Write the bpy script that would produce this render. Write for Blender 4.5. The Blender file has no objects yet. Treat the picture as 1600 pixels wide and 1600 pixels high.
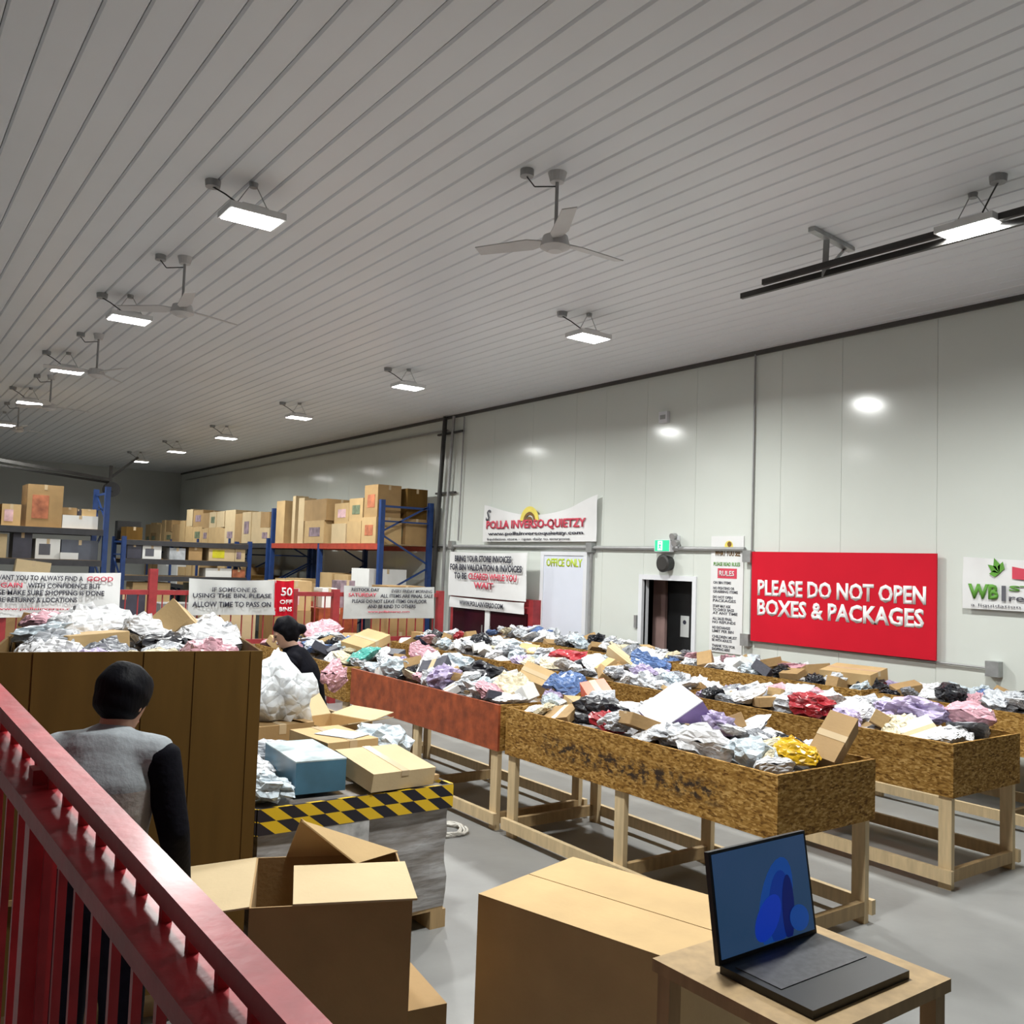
import bpy, bmesh, math, random
from mathutils import Matrix, Vector, Euler, noise as mnoise

random.seed(7)
SC = bpy.context.scene
COL = SC.collection
PI = math.pi

# ------------------------------------------------------------------ camera, world, exposure
CAMH = 2.05
cam_data = bpy.data.cameras.new('camera')
cam_data.sensor_width = 36.0
cam_data.lens = 1417.0 / 1600.0 * 36.0
cam_data.clip_start = 0.05
cam_data.clip_end = 200
cam = bpy.data.objects.new('camera', cam_data)
COL.objects.link(cam)
cam.matrix_world = Matrix(((0.80884215, -0.06272129, -0.58467121, 0.0),
                           (-0.58699967, -0.02740854, -0.80912308, 0.0),
                           (0.03472426, 0.99765466, -0.05898656, CAMH),
                           (0, 0, 0, 1)))
SC.camera = cam
world = bpy.data.worlds.new('world')
SC.world = world
world.use_nodes = True
world.node_tree.nodes['Background'].inputs[0].default_value = (0.75, 0.8, 0.85, 1)
world.node_tree.nodes['Background'].inputs[1].default_value = 0.02
SC.view_settings.view_transform = 'Standard'
SC.view_settings.look = 'None'
SC.view_settings.exposure = 0.5
SC.view_settings.gamma = 1.0
SC.view_settings.use_curve_mapping = False
LAMP_W = 100.0          # watts of every ceiling lamp
ROOM_H = 4.896
WALL_X = 9.2
FAR_Y = 32.7
NEAR_Y = -9.0
LEFT_X = -6.0


# ------------------------------------------------------------------ materials
def new_mat(name):
    m = bpy.data.materials.new(name)
    m.use_nodes = True
    return m, m.node_tree, m.node_tree.nodes['Principled BSDF']


def mul(c, k):
    return tuple(min(1.0, max(0.0, v * k)) for v in c[:3]) + (1,)


def pm(name, col, rough=0.6, var=0.12, scale=6.0, bump=0.0, bscale=None, metal=0.0, spec=0.5, stretch=None, coat=0.0):
    """plain procedural material: two tones mixed by noise, optional relief"""
    m, nt, b = new_mat(name)
    tc = nt.nodes.new('ShaderNodeTexCoord')
    src = tc.outputs['Object']
    if stretch:
        mp = nt.nodes.new('ShaderNodeMapping')
        mp.inputs['Scale'].default_value = stretch
        nt.links.new(src, mp.inputs[0])
        src = mp.outputs[0]
    n = nt.nodes.new('ShaderNodeTexNoise')
    n.inputs['Scale'].default_value = scale
    n.inputs['Detail'].default_value = 4
    nt.links.new(src, n.inputs['Vector'])
    r = nt.nodes.new('ShaderNodeValToRGB')
    r.color_ramp.elements[0].position = 0.3
    r.color_ramp.elements[0].color = mul(col, 1 - var)
    r.color_ramp.elements[1].position = 0.7
    r.color_ramp.elements[1].color = mul(col, 1 + var)
    nt.links.new(n.outputs['Fac'], r.inputs[0])
    nt.links.new(r.outputs[0], b.inputs['Base Color'])
    b.inputs['Roughness'].default_value = rough
    b.inputs['Metallic'].default_value = metal
    b.inputs['Specular IOR Level'].default_value = spec
    if coat:
        b.inputs['Coat Weight'].default_value = coat
        b.inputs['Coat Roughness'].default_value = 0.15
    if bump:
        n2 = nt.nodes.new('ShaderNodeTexNoise')
        n2.inputs['Scale'].default_value = bscale or scale * 3
        n2.inputs['Detail'].default_value = 3
        nt.links.new(src, n2.inputs['Vector'])
        bp = nt.nodes.new('ShaderNodeBump')
        bp.inputs['Strength'].default_value = bump
        bp.inputs['Distance'].default_value = 0.02
        nt.links.new(n2.outputs['Fac'], bp.inputs['Height'])
        nt.links.new(bp.outputs[0], b.inputs['Normal'])
    return m


def ramp(nt, stops):
    r = nt.nodes.new('ShaderNodeValToRGB')
    e = r.color_ramp.elements
    e[0].position, e[0].color = stops[0][0], stops[0][1] + (1,)
    e[1].position, e[1].color = stops[-1][0], stops[-1][1] + (1,)
    for p, c in stops[1:-1]:
        k = e.new(p)
        k.color = c + (1,)
    return r


def osb_mat(name, tint=(1, 1, 1), stain=0.0):
    """pressed wood strand board"""
    m, nt, b = new_mat(name)
    tc = nt.nodes.new('ShaderNodeTexCoord')
    outs = []
    for k, (rx, sc) in enumerate(((0.5, (60, 60, 170)), (-0.8, (75, 75, 190)))):
        mp = nt.nodes.new('ShaderNodeMapping')
        mp.inputs['Rotation'].default_value = (rx, rx * 0.6, 0.3 + k)
        mp.inputs['Scale'].default_value = sc
        nt.links.new(tc.outputs['Object'], mp.inputs[0])
        v = nt.nodes.new('ShaderNodeTexVoronoi')
        v.inputs['Scale'].default_value = 0.55
        nt.links.new(mp.outputs[0], v.inputs['Vector'])
        outs.append(v.outputs['Color'])
    mx = nt.nodes.new('ShaderNodeMix')
    mx.data_type = 'RGBA'
    mx.inputs[0].default_value = 0.5
    nt.links.new(outs[0], mx.inputs[6])
    nt.links.new(outs[1], mx.inputs[7])
    bw = nt.nodes.new('ShaderNodeRGBToBW')
    nt.links.new(mx.outputs[2], bw.inputs[0])
    t = lambda c: tuple(a * q for a, q in zip(c, tint))
    r = ramp(nt, [(0.20, t((0.085, 0.040, 0.007))), (0.40, t((0.19, 0.103, 0.020))), (0.56, t((0.255, 0.150, 0.034))), (0.82, t((0.42, 0.28, 0.095)))])
    nt.links.new(bw.outputs[0], r.inputs[0])
    out = r.outputs[0]
    if stain:
        # dark scrawl: a wavering band of paint strokes along the middle of the side
        sep = nt.nodes.new('ShaderNodeSeparateXYZ')
        nt.links.new(tc.outputs['Object'], sep.inputs[0])

        def mr(src, lo, hi, a=0.0, c=1.0):
            q = nt.nodes.new('ShaderNodeMapRange')
            q.interpolation_type = 'SMOOTHSTEP'
            q.inputs[1].default_value, q.inputs[2].default_value = lo, hi
            q.inputs[3].default_value, q.inputs[4].default_value = a, c
            nt.links.new(src, q.inputs[0])
            return q.outputs[0]

        def mt(op, p, q):
            k = nt.nodes.new('ShaderNodeMath')
            k.operation = op
            for i, v in enumerate((p, q)):
                if isinstance(v, (int, float)):
                    k.inputs[i].default_value = v
                else:
                    nt.links.new(v, k.inputs[i])
            return k.outputs[0]
        mp = nt.nodes.new('ShaderNodeMapping')
        mp.inputs['Scale'].default_value = (1, 1.0, 1.6)
        nt.links.new(tc.outputs['Object'], mp.inputs[0])
        n = nt.nodes.new('ShaderNodeTexNoise')
        n.inputs['Scale'].default_value = 13
        n.inputs['Detail'].default_value = 6
        n.inputs['Roughness'].default_value = 0.7
        nt.links.new(mp.outputs[0], n.inputs['Vector'])
        zd = mt('ABSOLUTE', mt('SUBTRACT', sep.outputs[2], 0.765), 0)
        band = mt('MULTIPLY', mr(zd, 0.035, 0.10, 1.0, 0.0), mt('MULTIPLY', mr(sep.outputs[1], 0.30, 0.5), mr(sep.outputs[1], 1.9, 2.25, 1.0, 0.0)))
        r2v = mt('MULTIPLY', mr(n.outputs['Fac'], 0.44, 0.60), mt('MULTIPLY', band, stain))
        m2 = nt.nodes.new('ShaderNodeMix')
        m2.data_type = 'RGBA'
        nt.links.new(r2v, m2.inputs[0])
        nt.links.new(out, m2.inputs[6])
        m2.inputs[7].default_value = (0.035, 0.022, 0.015, 1)
        out = m2.outputs[2]
    nt.links.new(out, b.inputs['Base Color'])
    b.inputs['Roughness'].default_value = 0.8
    b.inputs['Specular IOR Level'].default_value = 0.2
    bp = nt.nodes.new('ShaderNodeBump')
    bp.inputs['Strength'].default_value = 0.15
    bp.inputs['Distance'].default_value = 0.004
    nt.links.new(bw.outputs[0], bp.inputs['Height'])
    nt.links.new(bp.outputs[0], b.inputs['Normal'])
    return m


def hazard_mat(name):
    """two rows of slanted yellow and black blocks"""
    m, nt, b = new_mat(name)
    tc = nt.nodes.new('ShaderNodeTexCoord')
    sep = nt.nodes.new('ShaderNodeSeparateXYZ')
    nt.links.new(tc.outputs['Object'], sep.inputs[0])

    def mth(op, a, bb, c=None):
        n = nt.nodes.new('ShaderNodeMath')
        n.operation = op
        for i, v in enumerate((a, bb, c)):
            if v is None:
                continue
            if isinstance(v, (int, float)):
                n.inputs[i].default_value = v
            else:
                nt.links.new(v, n.inputs[i])
        return n.outputs[0]
    u = mth('ADD', sep.outputs[0], sep.outputs[1])
    row = mth('FLOOR', mth('DIVIDE', sep.outputs[2], 0.065), 0)
    s = mth('ADD', u, mth('MULTIPLY', sep.outputs[2], 1.3))
    s = mth('ADD', s, mth('MULTIPLY', row, 0.0875))
    fr = mth('FRACT', mth('DIVIDE', s, 0.175), 0)
    st = mth('GREATER_THAN', fr, 0.5)
    mx = nt.nodes.new('ShaderNodeMix')
    mx.data_type = 'RGBA'
    nt.links.new(st, mx.inputs[0])
    mx.inputs[6].default_value = (0.012, 0.010, 0.018, 1)
    mx.inputs[7].default_value = (0.72, 0.46, 0.015, 1)
    nt.links.new(mx.outputs[2], b.inputs['Base Color'])
    b.inputs['Roughness'].default_value = 0.35
    return m


def emit_mat(name, col, strength):
    m, nt, b = new_mat(name)
    b.inputs['Base Color'].default_value = col + (1,)
    b.inputs['Emission Color'].default_value = col + (1,)
    b.inputs['Emission Strength'].default_value = strength
    return m


def patch_mat(name, stops, scale=9.0, rough=0.5):
    """random coloured cells for a jumble nobody could count"""
    m, nt, b = new_mat(name)
    tc = nt.nodes.new('ShaderNodeTexCoord')
    v = nt.nodes.new('ShaderNodeTexVoronoi')
    v.inputs['Scale'].default_value = scale
    nt.links.new(tc.outputs['Object'], v.inputs['Vector'])
    bw = nt.nodes.new('ShaderNodeRGBToBW')
    nt.links.new(v.outputs['Color'], bw.inputs[0])
    r = ramp(nt, stops)
    r.color_ramp.interpolation = 'CONSTANT'
    nt.links.new(bw.outputs[0], r.inputs[0])
    nt.links.new(r.outputs[0], b.inputs['Base Color'])
    b.inputs['Roughness'].default_value = rough
    bp = nt.nodes.new('ShaderNodeBump')
    bp.inputs['Strength'].default_value = 0.6
    bp.inputs['Distance'].default_value = 0.04
    nt.links.new(v.outputs['Distance'], bp.inputs['Height'])
    nt.links.new(bp.outputs[0], b.inputs['Normal'])
    return m


def wrap_mat(name):
    """cling film over grey and brown cartons: glossy streaked film"""
    m, nt, b = new_mat(name)
    tc = nt.nodes.new('ShaderNodeTexCoord')
    mp = nt.nodes.new('ShaderNodeMapping')
    mp.inputs['Scale'].default_value = (0.8, 0.8, 4.0)
    mp.inputs['Rotation'].default_value = (0, 0.2, 0)
    nt.links.new(tc.outputs['Object'], mp.inputs[0])
    n = nt.nodes.new('ShaderNodeTexNoise')
    n.inputs['Scale'].default_value = 5
    n.inputs['Detail'].default_value = 6
    nt.links.new(mp.outputs[0], n.inputs['Vector'])
    r = ramp(nt, [(0.3, (0.17, 0.145, 0.125)), (0.5, (0.27, 0.255, 0.245)), (0.75, (0.45, 0.45, 0.46))])
    nt.links.new(n.outputs['Fac'], r.inputs[0])
    nt.links.new(r.outputs[0], b.inputs['Base Color'])
    b.inputs['Roughness'].default_value = 0.22
    bp = nt.nodes.new('ShaderNodeBump')
    bp.inputs['Strength'].default_value = 0.5
    bp.inputs['Distance'].default_value = 0.02
    nt.links.new(n.outputs['Fac'], bp.inputs['Height'])
    nt.links.new(bp.outputs[0], b.inputs['Normal'])
    return m


M = {}
M['floor'] = pm('concrete', (0.25, 0.25, 0.245), 0.42, 0.16, 1.4, 0.05, 20)
M['wall'] = pm('wall_white_metal', (0.66, 0.69, 0.645), 0.14, 0.02, 0.8, 0.008, 3, spec=0.5)
M['wall_far'] = pm('wall_grey_metal', (0.50, 0.52, 0.50), 0.35, 0.03, 0.8)
M['ceiling'] = pm('ceiling_white_metal', (0.74, 0.755, 0.785), 0.36, 0.03, 0.7, spec=0.35)
M['joint'] = pm('joint_grey', (0.16, 0.16, 0.16), 0.6, 0.1, 4)
M['wall_joint'] = pm('wall_joint_grey', (0.5, 0.51, 0.49), 0.5, 0.05, 4)
M['darktrim'] = pm('dark_trim', (0.07, 0.065, 0.06), 0.5, 0.1, 4)
M['white'] = pm('white_paint', (0.72, 0.73, 0.76), 0.45, 0.03, 3)
M['doorwhite'] = pm('door_white', (0.68, 0.71, 0.80), 0.4, 0.02, 3)
M['steel'] = pm('galvanised', (0.42, 0.43, 0.43), 0.4, 0.15, 12, metal=0.7)
M['conduit'] = pm('grey_conduit', (0.33, 0.33, 0.33), 0.45, 0.08, 8, metal=0.3)
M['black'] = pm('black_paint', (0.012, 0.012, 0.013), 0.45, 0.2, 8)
M['blackpipe'] = pm('black_pipe', (0.03, 0.028, 0.026), 0.5, 0.2, 8)
M['fanwhite'] = pm('fan_white', (0.55, 0.54, 0.54), 0.45, 0.04, 5)
M['housing'] = pm('lamp_housing', (0.7, 0.7, 0.7), 0.5, 0.05, 6)
M['lens'] = emit_mat('lamp_lens', (1.0, 0.99, 0.97), 14.0)
M['osb'] = osb_mat('strand_board', (1.22, 1.13, 1.15))
M['osb_stain'] = osb_mat('strand_board_stained', (1.27, 1.16, 1.15), 1.0)
M['osb_red'] = osb_mat('strand_board_orange_red', (0.98, 0.40, 0.32))
M['osb_red_plain'] = pm('orange_red_board', (0.30, 0.062, 0.018), 0.6, 0.40, 9, 0.1, 40)
M['pine'] = pm('pine', (0.60, 0.46, 0.27), 0.65, 0.14, 5, stretch=(6, 6, 0.8))
M['pine_dark'] = pm('pine_brown', (0.40, 0.27, 0.13), 0.65, 0.14, 5, stretch=(6, 6, 0.8))
M['card'] = pm('cardboard', (0.36, 0.225, 0.095), 0.8, 0.10, 4, 0.05, 60)
M['card_lt'] = pm('cardboard_light', (0.50, 0.34, 0.16), 0.8, 0.08, 4, 0.05, 60)
M['card_pale'] = pm('cardboard_pale', (0.56, 0.43, 0.25), 0.8, 0.06, 4, 0.05, 60)
M['card_dk'] = pm('cardboard_dark', (0.130, 0.071, 0.017), 0.85, 0.14, 2.2, spec=0.15, stretch=(5, 5, 0.6))
M['tape'] = pm('packing_tape', (0.55, 0.42, 0.26), 0.25, 0.05, 6)
M['paper'] = pm('paper_label', (0.75, 0.75, 0.73), 0.7, 0.03, 6)
M['red'] = pm('red_gloss_paint', (0.44, 0.028, 0.038), 0.40, 0.25, 9, 0.06, 30, spec=0.45, coat=0.15)
M['redpost'] = pm('red_post_paint', (0.33, 0.03, 0.035), 0.5, 0.2, 9)
M['signred'] = pm('sign_red', (0.56, 0.008, 0.024), 0.65, 0.05, 2, spec=0.15)
M['vinyl'] = pm('white_vinyl', (0.74, 0.74, 0.74), 0.5, 0.03, 3)
M['vinyl_grey'] = pm('grey_white_vinyl', (0.60, 0.61, 0.60), 0.5, 0.05, 3)
M['ink'] = pm('black_ink', (0.03, 0.03, 0.05), 0.6, 0.1, 5)
M['ink_grey'] = pm('grey_ink', (0.10, 0.10, 0.12), 0.6, 0.1, 5)
M['ink_red'] = pm('red_ink', (0.60, 0.05, 0.09), 0.6, 0.1, 5)
M['ink_white'] = pm('white_ink', (0.85, 0.85, 0.85), 0.6, 0.02, 5)
M['ink_green'] = pm('green_ink', (0.10, 0.30, 0.03), 0.6, 0.2, 5)
M['ink_lime'] = pm('lime_ink', (0.48, 0.62, 0.02), 0.6, 0.1, 5)
M['ink_yellow'] = pm('yellow_ink', (0.75, 0.62, 0.12), 0.6, 0.1, 5)
M['ink_brown'] = pm('brown_ink', (0.18, 0.09, 0.02), 0.6, 0.1, 5)
M['exitgreen'] = emit_mat('exit_green', (0.03, 0.55, 0.28), 0.35)
M['exitwhite'] = emit_mat('exit_white', (0.75, 1.0, 0.9), 0.9)
M['rackblue'] = pm('rack_blue', (0.012, 0.042, 0.16), 0.45, 0.15, 9)
M['rackred'] = pm('rack_orange_red', (0.38, 0.05, 0.025), 0.5, 0.15, 9)
M['rackdark'] = pm('rack_dark', (0.035, 0.035, 0.04), 0.5, 0.2, 9)
M['deck'] = pm('deck_board', (0.30, 0.20, 0.10), 0.8, 0.15, 9)
M['hazard'] = hazard_mat('hazard_tape')
M['wrap'] = wrap_mat('stretch_wrap')
M['skin'] = pm('skin', (0.46, 0.25, 0.17), 0.55, 0.06, 12)
M['skin_lt'] = pm('skin_light', (0.56, 0.34, 0.25), 0.55, 0.06, 12)
M['hair'] = pm('black_hair', (0.004, 0.004, 0.006), 0.55, 0.3, 30, 0.15, 90, spec=0.08, stretch=(1, 1, 0.25))
M['sleeve'] = pm('black_knit', (0.004, 0.004, 0.007), 0.85, 0.2, 20, 0.2, 50, spec=0.08)
M['trouser'] = pm('dark_navy_cloth', (0.014, 0.014, 0.024), 0.85, 0.2, 20, spec=0.1)
M['shoe'] = pm('dark_shoe', (0.03, 0.03, 0.03), 0.6, 0.2, 20)
M['eye'] = pm('eye_dark', (0.02, 0.015, 0.012), 0.2, 0.1, 20)
M['lip'] = pm('lip', (0.36, 0.13, 0.11), 0.5, 0.05, 20)
M['pinkface'] = pm('pink_cloth', (0.52, 0.16, 0.22), 0.8, 0.2, 12, 0.2, 40)
M['screen'] = None
M['heapfill'] = patch_mat('jumble', [(0.0, (0.10, 0.09, 0.09)), (0.28, (0.38, 0.36, 0.36)), (0.45, (0.55, 0.54, 0.55)), (0.6, (0.36, 0.24, 0.12)), (0.72, (0.6, 0.6, 0.62))])


def vest_mat():
    m, nt, b = new_mat('grey_vest_cloth')
    tc = nt.nodes.new('ShaderNodeTexCoord')
    sep = nt.nodes.new('ShaderNodeSeparateXYZ')
    nt.links.new(tc.outputs['Object'], sep.inputs[0])
    n = nt.nodes.new('ShaderNodeTexNoise')
    n.inputs['Scale'].default_value = 14
    n.inputs['Detail'].default_value = 4
    nt.links.new(tc.outputs['Object'], n.inputs['Vector'])
    g = nt.nodes.new('ShaderNodeMath')
    g.operation = 'GREATER_THAN'
    g.inputs[1].default_value = 1.235
    nt.links.new(sep.outputs[2], g.inputs[0])
    mx = nt.nodes.new('ShaderNodeMix')
    mx.data_type = 'RGBA'
    nt.links.new(g.outputs[0], mx.inputs[0])
    mx.inputs[6].default_value = (0.33, 0.30, 0.28, 1)
    mx.inputs[7].default_value = (0.33, 0.36, 0.385, 1)
    m2 = nt.nodes.new('ShaderNodeMix')
    m2.data_type = 'RGBA'
    m2.blend_type = 'MULTIPLY'
    m2.inputs[0].default_value = 0.3
    nt.links.new(mx.outputs[2], m2.inputs[6])
    nt.links.new(n.outputs['Fac'], m2.inputs[7])
    nt.links.new(m2.outputs[2], b.inputs['Base Color'])
    b.inputs['Roughness'].default_value = 0.85
    bp = nt.nodes.new('ShaderNodeBump')
    bp.inputs['Strength'].default_value = 0.5
    bp.inputs['Distance'].default_value = 0.02
    nt.links.new(n.outputs['Fac'], bp.inputs['Height'])
    nt.links.new(bp.outputs[0], b.inputs['Normal'])
    return m


M['vest'] = vest_mat()


def plastic(name, col, rough=0.32, var=0.10):
    """crumpled printed film: sharp creases and a few darker printed patches"""
    m, nt, b = new_mat(name)
    tc = nt.nodes.new('ShaderNodeTexCoord')
    oi = nt.nodes.new('ShaderNodeObjectInfo')
    ad = nt.nodes.new('ShaderNodeVectorMath')
    ad.operation = 'ADD'
    sc = nt.nodes.new('ShaderNodeVectorMath')
    sc.operation = 'SCALE'
    sc.inputs[0].default_value = (37.0, 19.0, 53.0)
    nt.links.new(oi.outputs['Random'], sc.inputs['Scale'])
    nt.links.new(tc.outputs['Object'], ad.inputs[0])
    nt.links.new(sc.outputs[0], ad.inputs[1])
    n = nt.nodes.new('ShaderNodeTexNoise')
    n.inputs['Scale'].default_value = 4.5
    n.inputs['Detail'].default_value = 3
    nt.links.new(ad.outputs[0], n.inputs['Vector'])
    r = ramp(nt, [(0.28, mul(col, 0.55)[:3]), (0.42, mul(col, 0.92)[:3]), (0.62, mul(col, 1.05)[:3]), (0.74, mul(col, 0.7)[:3])])
    nt.links.new(n.outputs['Fac'], r.inputs[0])
    nt.links.new(r.outputs[0], b.inputs['Base Color'])
    b.inputs['Roughness'].default_value = rough
    v = nt.nodes.new('ShaderNodeTexVoronoi')
    v.feature = 'DISTANCE_TO_EDGE'
    v.inputs['Scale'].default_value = 5.0
    nt.links.new(ad.outputs[0], v.inputs['Vector'])
    bp = nt.nodes.new('ShaderNodeBump')
    bp.inputs['Strength'].default_value = 0.65
    bp.inputs['Distance'].default_value = 0.05
    nt.links.new(v.outputs['Distance'], bp.inputs['Height'])
    nt.links.new(bp.outputs[0], b.inputs['Normal'])
    return m


# what the parcels look like: key -> (words, material, shape, weight)
LOOKS = {
    'white': ('crumpled white plastic mailer', plastic('mailer_white', (0.80, 0.80, 0.82), 0.42), 'mailer', 34),
    'silver': ('pale silvery grey plastic bag', plastic('bag_silver', (0.60, 0.62, 0.66), 0.38), 'bag', 20),
    'clear': ('bluish clear plastic wrapped bundle', plastic('bag_clear', (0.60, 0.68, 0.74), 0.28), 'bag', 14),
    'grey': ('mid grey plastic mailer', plastic('mailer_grey', (0.27, 0.28, 0.31)), 'mailer', 8),
    'black': ('shiny black plastic bag', plastic('bag_black', (0.018, 0.018, 0.024), 0.3), 'bag', 7),
    'pink': ('pale pink plastic mailer', plastic('mailer_pink', (0.66, 0.36, 0.42)), 'mailer', 4),
    'lavender': ('lavender coloured soft bundle', plastic('bag_lavender', (0.50, 0.42, 0.64)), 'bag', 4),
    'blue': ('blue plastic mailer', plastic('mailer_blue', (0.10, 0.18, 0.40)), 'mailer', 4),
    'cream': ('cream padded envelope', plastic('mailer_cream', (0.68, 0.60, 0.42), 0.6), 'mailer', 7),
    'kraft': ('small brown cardboard box', M['card'], 'box', 9),
    'kraftlt': ('small light tan cardboard box', M['card_lt'], 'box', 7),
    'whitebox': ('small white printed carton', M['paper'], 'box', 5),
    'red': ('crumpled dark red bag', plastic('bag_red', (0.36, 0.02, 0.03)), 'bag', 1),
    'teal': ('teal green plastic mailer', plastic('mailer_teal', (0.08, 0.42, 0.36)), 'mailer', 1),
    'darkbox': ('small dark coloured retail box', pm('box_dark', (0.05, 0.05, 0.07), 0.4, 0.2, 6), 'box', 4),
    'yellow': ('bright yellow plastic mailer', plastic('mailer_yellow', (0.80, 0.46, 0.01)), 'mailer', 0),
    'orange': ('orange-red printed box', pm('box_orange', (0.60, 0.10, 0.02), 0.45, 0.1, 5), 'box', 0),
}


# ------------------------------------------------------------------ mesh helpers
class MB:
    def __init__(self):
        self.v = []
        self.f = []

    def add(self, vs, fs):
        n = len(self.v)
        self.v += [tuple(p) for p in vs]
        self.f += [tuple(i + n for i in q) for q in fs]
        return self

    def box(self, c, s, rot=None):
        hx, hy, hz = s[0] / 2, s[1] / 2, s[2] / 2
        ps = [Vector((x, y, z)) for x in (-hx, hx) for y in (-hy, hy) for z in (-hz, hz)]
        if rot is not None:
            ps = [rot @ p for p in ps]
        c = Vector(c)
        return self.add([p + c for p in ps], [(0, 1, 3, 2), (4, 6, 7, 5), (0, 4, 5, 1), (2, 3, 7, 6), (0, 2, 6, 4), (1, 5, 7, 3)])

    def b2(self, lo, hi):
        return self.box([(a + b) / 2 for a, b in zip(lo, hi)], [b - a for a, b in zip(lo, hi)])

    def bar(self, p0, p1, w, h, up=(0, 0, 1)):
        p0, p1 = Vector(p0), Vector(p1)
        d = p1 - p0
        L = d.length
        d.normalize()
        u = Vector(up)
        if abs(d.dot(u)) > 0.98:
            u = Vector((1, 0, 0))
        s = d.cross(u).normalized()
        u = s.cross(d)
        rot = Matrix((s, d, u)).transposed()
        return self.box((p0 + p1) / 2, (w, L, h), rot)

    def tube(self, p0, p1, r0, r1=None, n=10, cap=True):
        p0, p1 = Vector(p0), Vector(p1)
        r1 = r0 if r1 is None else r1
        d = (p1 - p0).normalized()
        a = d.orthogonal().normalized()
        b = d.cross(a)
        vs = []
        for p, r in ((p0, r0), (p1, r1)):
            for i in range(n):
                t = 2 * PI * i / n
                vs.append(p + (a * math.cos(t) + b * math.sin(t)) * r)
        fs = [(i, (i + 1) % n, n + (i + 1) % n, n + i) for i in range(n)]
        if cap:
            fs += [tuple(range(n - 1, -1, -1)), tuple(range(n, 2 * n))]
        return self.add(vs, fs)

    def path(self, pts, r, n=8):
        for a, b in zip(pts[:-1], pts[1:]):
            self.tube(a, b, r, n=n)
        return self

    def prism(self, poly, axis_from, axis_to):
        """poly: list of 3D points (planar), extruded by the vector axis_to - axis_from"""
        off = Vector(axis_to) - Vector(axis_from)
        n = len(poly)
        vs = [Vector(p) for p in poly] + [Vector(p) + off for p in poly]
        fs = [tuple(range(n - 1, -1, -1)), tuple(range(n, 2 * n))]
        fs += [(i, (i + 1) % n, n + (i + 1) % n, n + i) for i in range(n)]
        return self.add(vs, fs)

    def mesh(self, name, mat=None, smooth=False):
        me = bpy.data.meshes.new(name)
        me.from_pydata(self.v, [], self.f)
        if mat:
            me.materials.append(mat)
        bm = bmesh.new()
        bm.from_mesh(me)
        bmesh.ops.recalc_face_normals(bm, faces=bm.faces)
        bm.to_mesh(me)
        bm.free()
        if smooth:
            for p in me.polygons:
                p.use_smooth = True
        return me

    def build(self, name, mat, parent=None, smooth=False):
        return link(name, self.mesh(name, mat, smooth), parent)


def link(name, data, parent=None):
    o = bpy.data.objects.new(name, data)
    COL.objects.link(o)
    if parent is not None:
        o.parent = parent
    return o


def tag(o, label, cat, group=None, kind=None):
    o['label'] = label
    o['category'] = cat
    if group:
        o['group'] = group
    if kind:
        o['kind'] = kind
    return o


def thing(name, label, cat, loc=(0, 0, 0), rz=0.0, group=None, kind=None):
    o = bpy.data.objects.new(name, None)
    o.empty_display_size = 0.1
    COL.objects.link(o)
    o.location = loc
    o.rotation_euler = (0, 0, rz)
    return tag(o, label, cat, group, kind)


def text_mesh(s, w, h, mat, depth=0.002, bold=0.0, shear=0.0, name='lettering'):
    cu = bpy.data.curves.new('tmp_text', 'FONT')
    cu.body = s
    cu.size = 1.0
    cu.extrude = 0.0
    cu.offset = bold
    cu.resolution_u = 2
    cu.shear = shear
    ob = bpy.data.objects.new('tmp_text', cu)
    me = bpy.data.meshes.new_from_object(ob)
    bpy.data.objects.remove(ob)
    bpy.data.curves.remove(cu)
    xs = [v.co.x for v in me.vertices]
    ys = [v.co.y for v in me.vertices]
    x0, x1, y0, y1 = min(xs), max(xs), min(ys), max(ys)
    for v in me.vertices:
        v.co.x = (v.co.x - x0) / max(1e-6, x1 - x0) * w
        v.co.y = (v.co.y - y0) / max(1e-6, y1 - y0) * h
        v.co.z = 0
    bm = bmesh.new()
    bm.from_mesh(me)
    r = bmesh.ops.extrude_face_region(bm, geom=bm.faces[:])
    for e in r['geom']:
        if isinstance(e, bmesh.types.BMVert):
            e.co.z += depth
    bmesh.ops.recalc_face_normals(bm, faces=bm.faces)
    bm.to_mesh(me)
    bm.free()
    me.name = name
    me.materials.clear()
    me.materials.append(mat)
    return me


ROT_WALL = Matrix(((0, 0, -1), (-1, 0, 0), (0, 1, 0)))      # text on the wall facing -X: x -> -Y, y -> Z
ROT_FRONT = Matrix(((1, 0, 0), (0, 0, -1), (0, 1, 0)))      # text facing -Y


def lettering(s, parent, origin, w, h, mat, rot, bold=0.0, shear=0.0, depth=0.003, name='lettering'):
    """origin: lower left corner in the parent's coordinates"""
    o = link(name, text_mesh(s, w, h, mat, depth, bold, shear, name), parent)
    o.matrix_local = Matrix.Translation(origin) @ rot.to_4x4()
    return o


# ------------------------------------------------------------------ the setting
def struct(name, label, cat):
    return thing(name, label, cat, kind='structure')


fl = MB().b2((LEFT_X, NEAR_Y, -0.1), (WALL_X + 2.2, FAR_Y, 0)).build('floor', M['floor'])
tag(fl, 'smooth grey concrete warehouse floor', 'floor', kind='structure')

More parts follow.
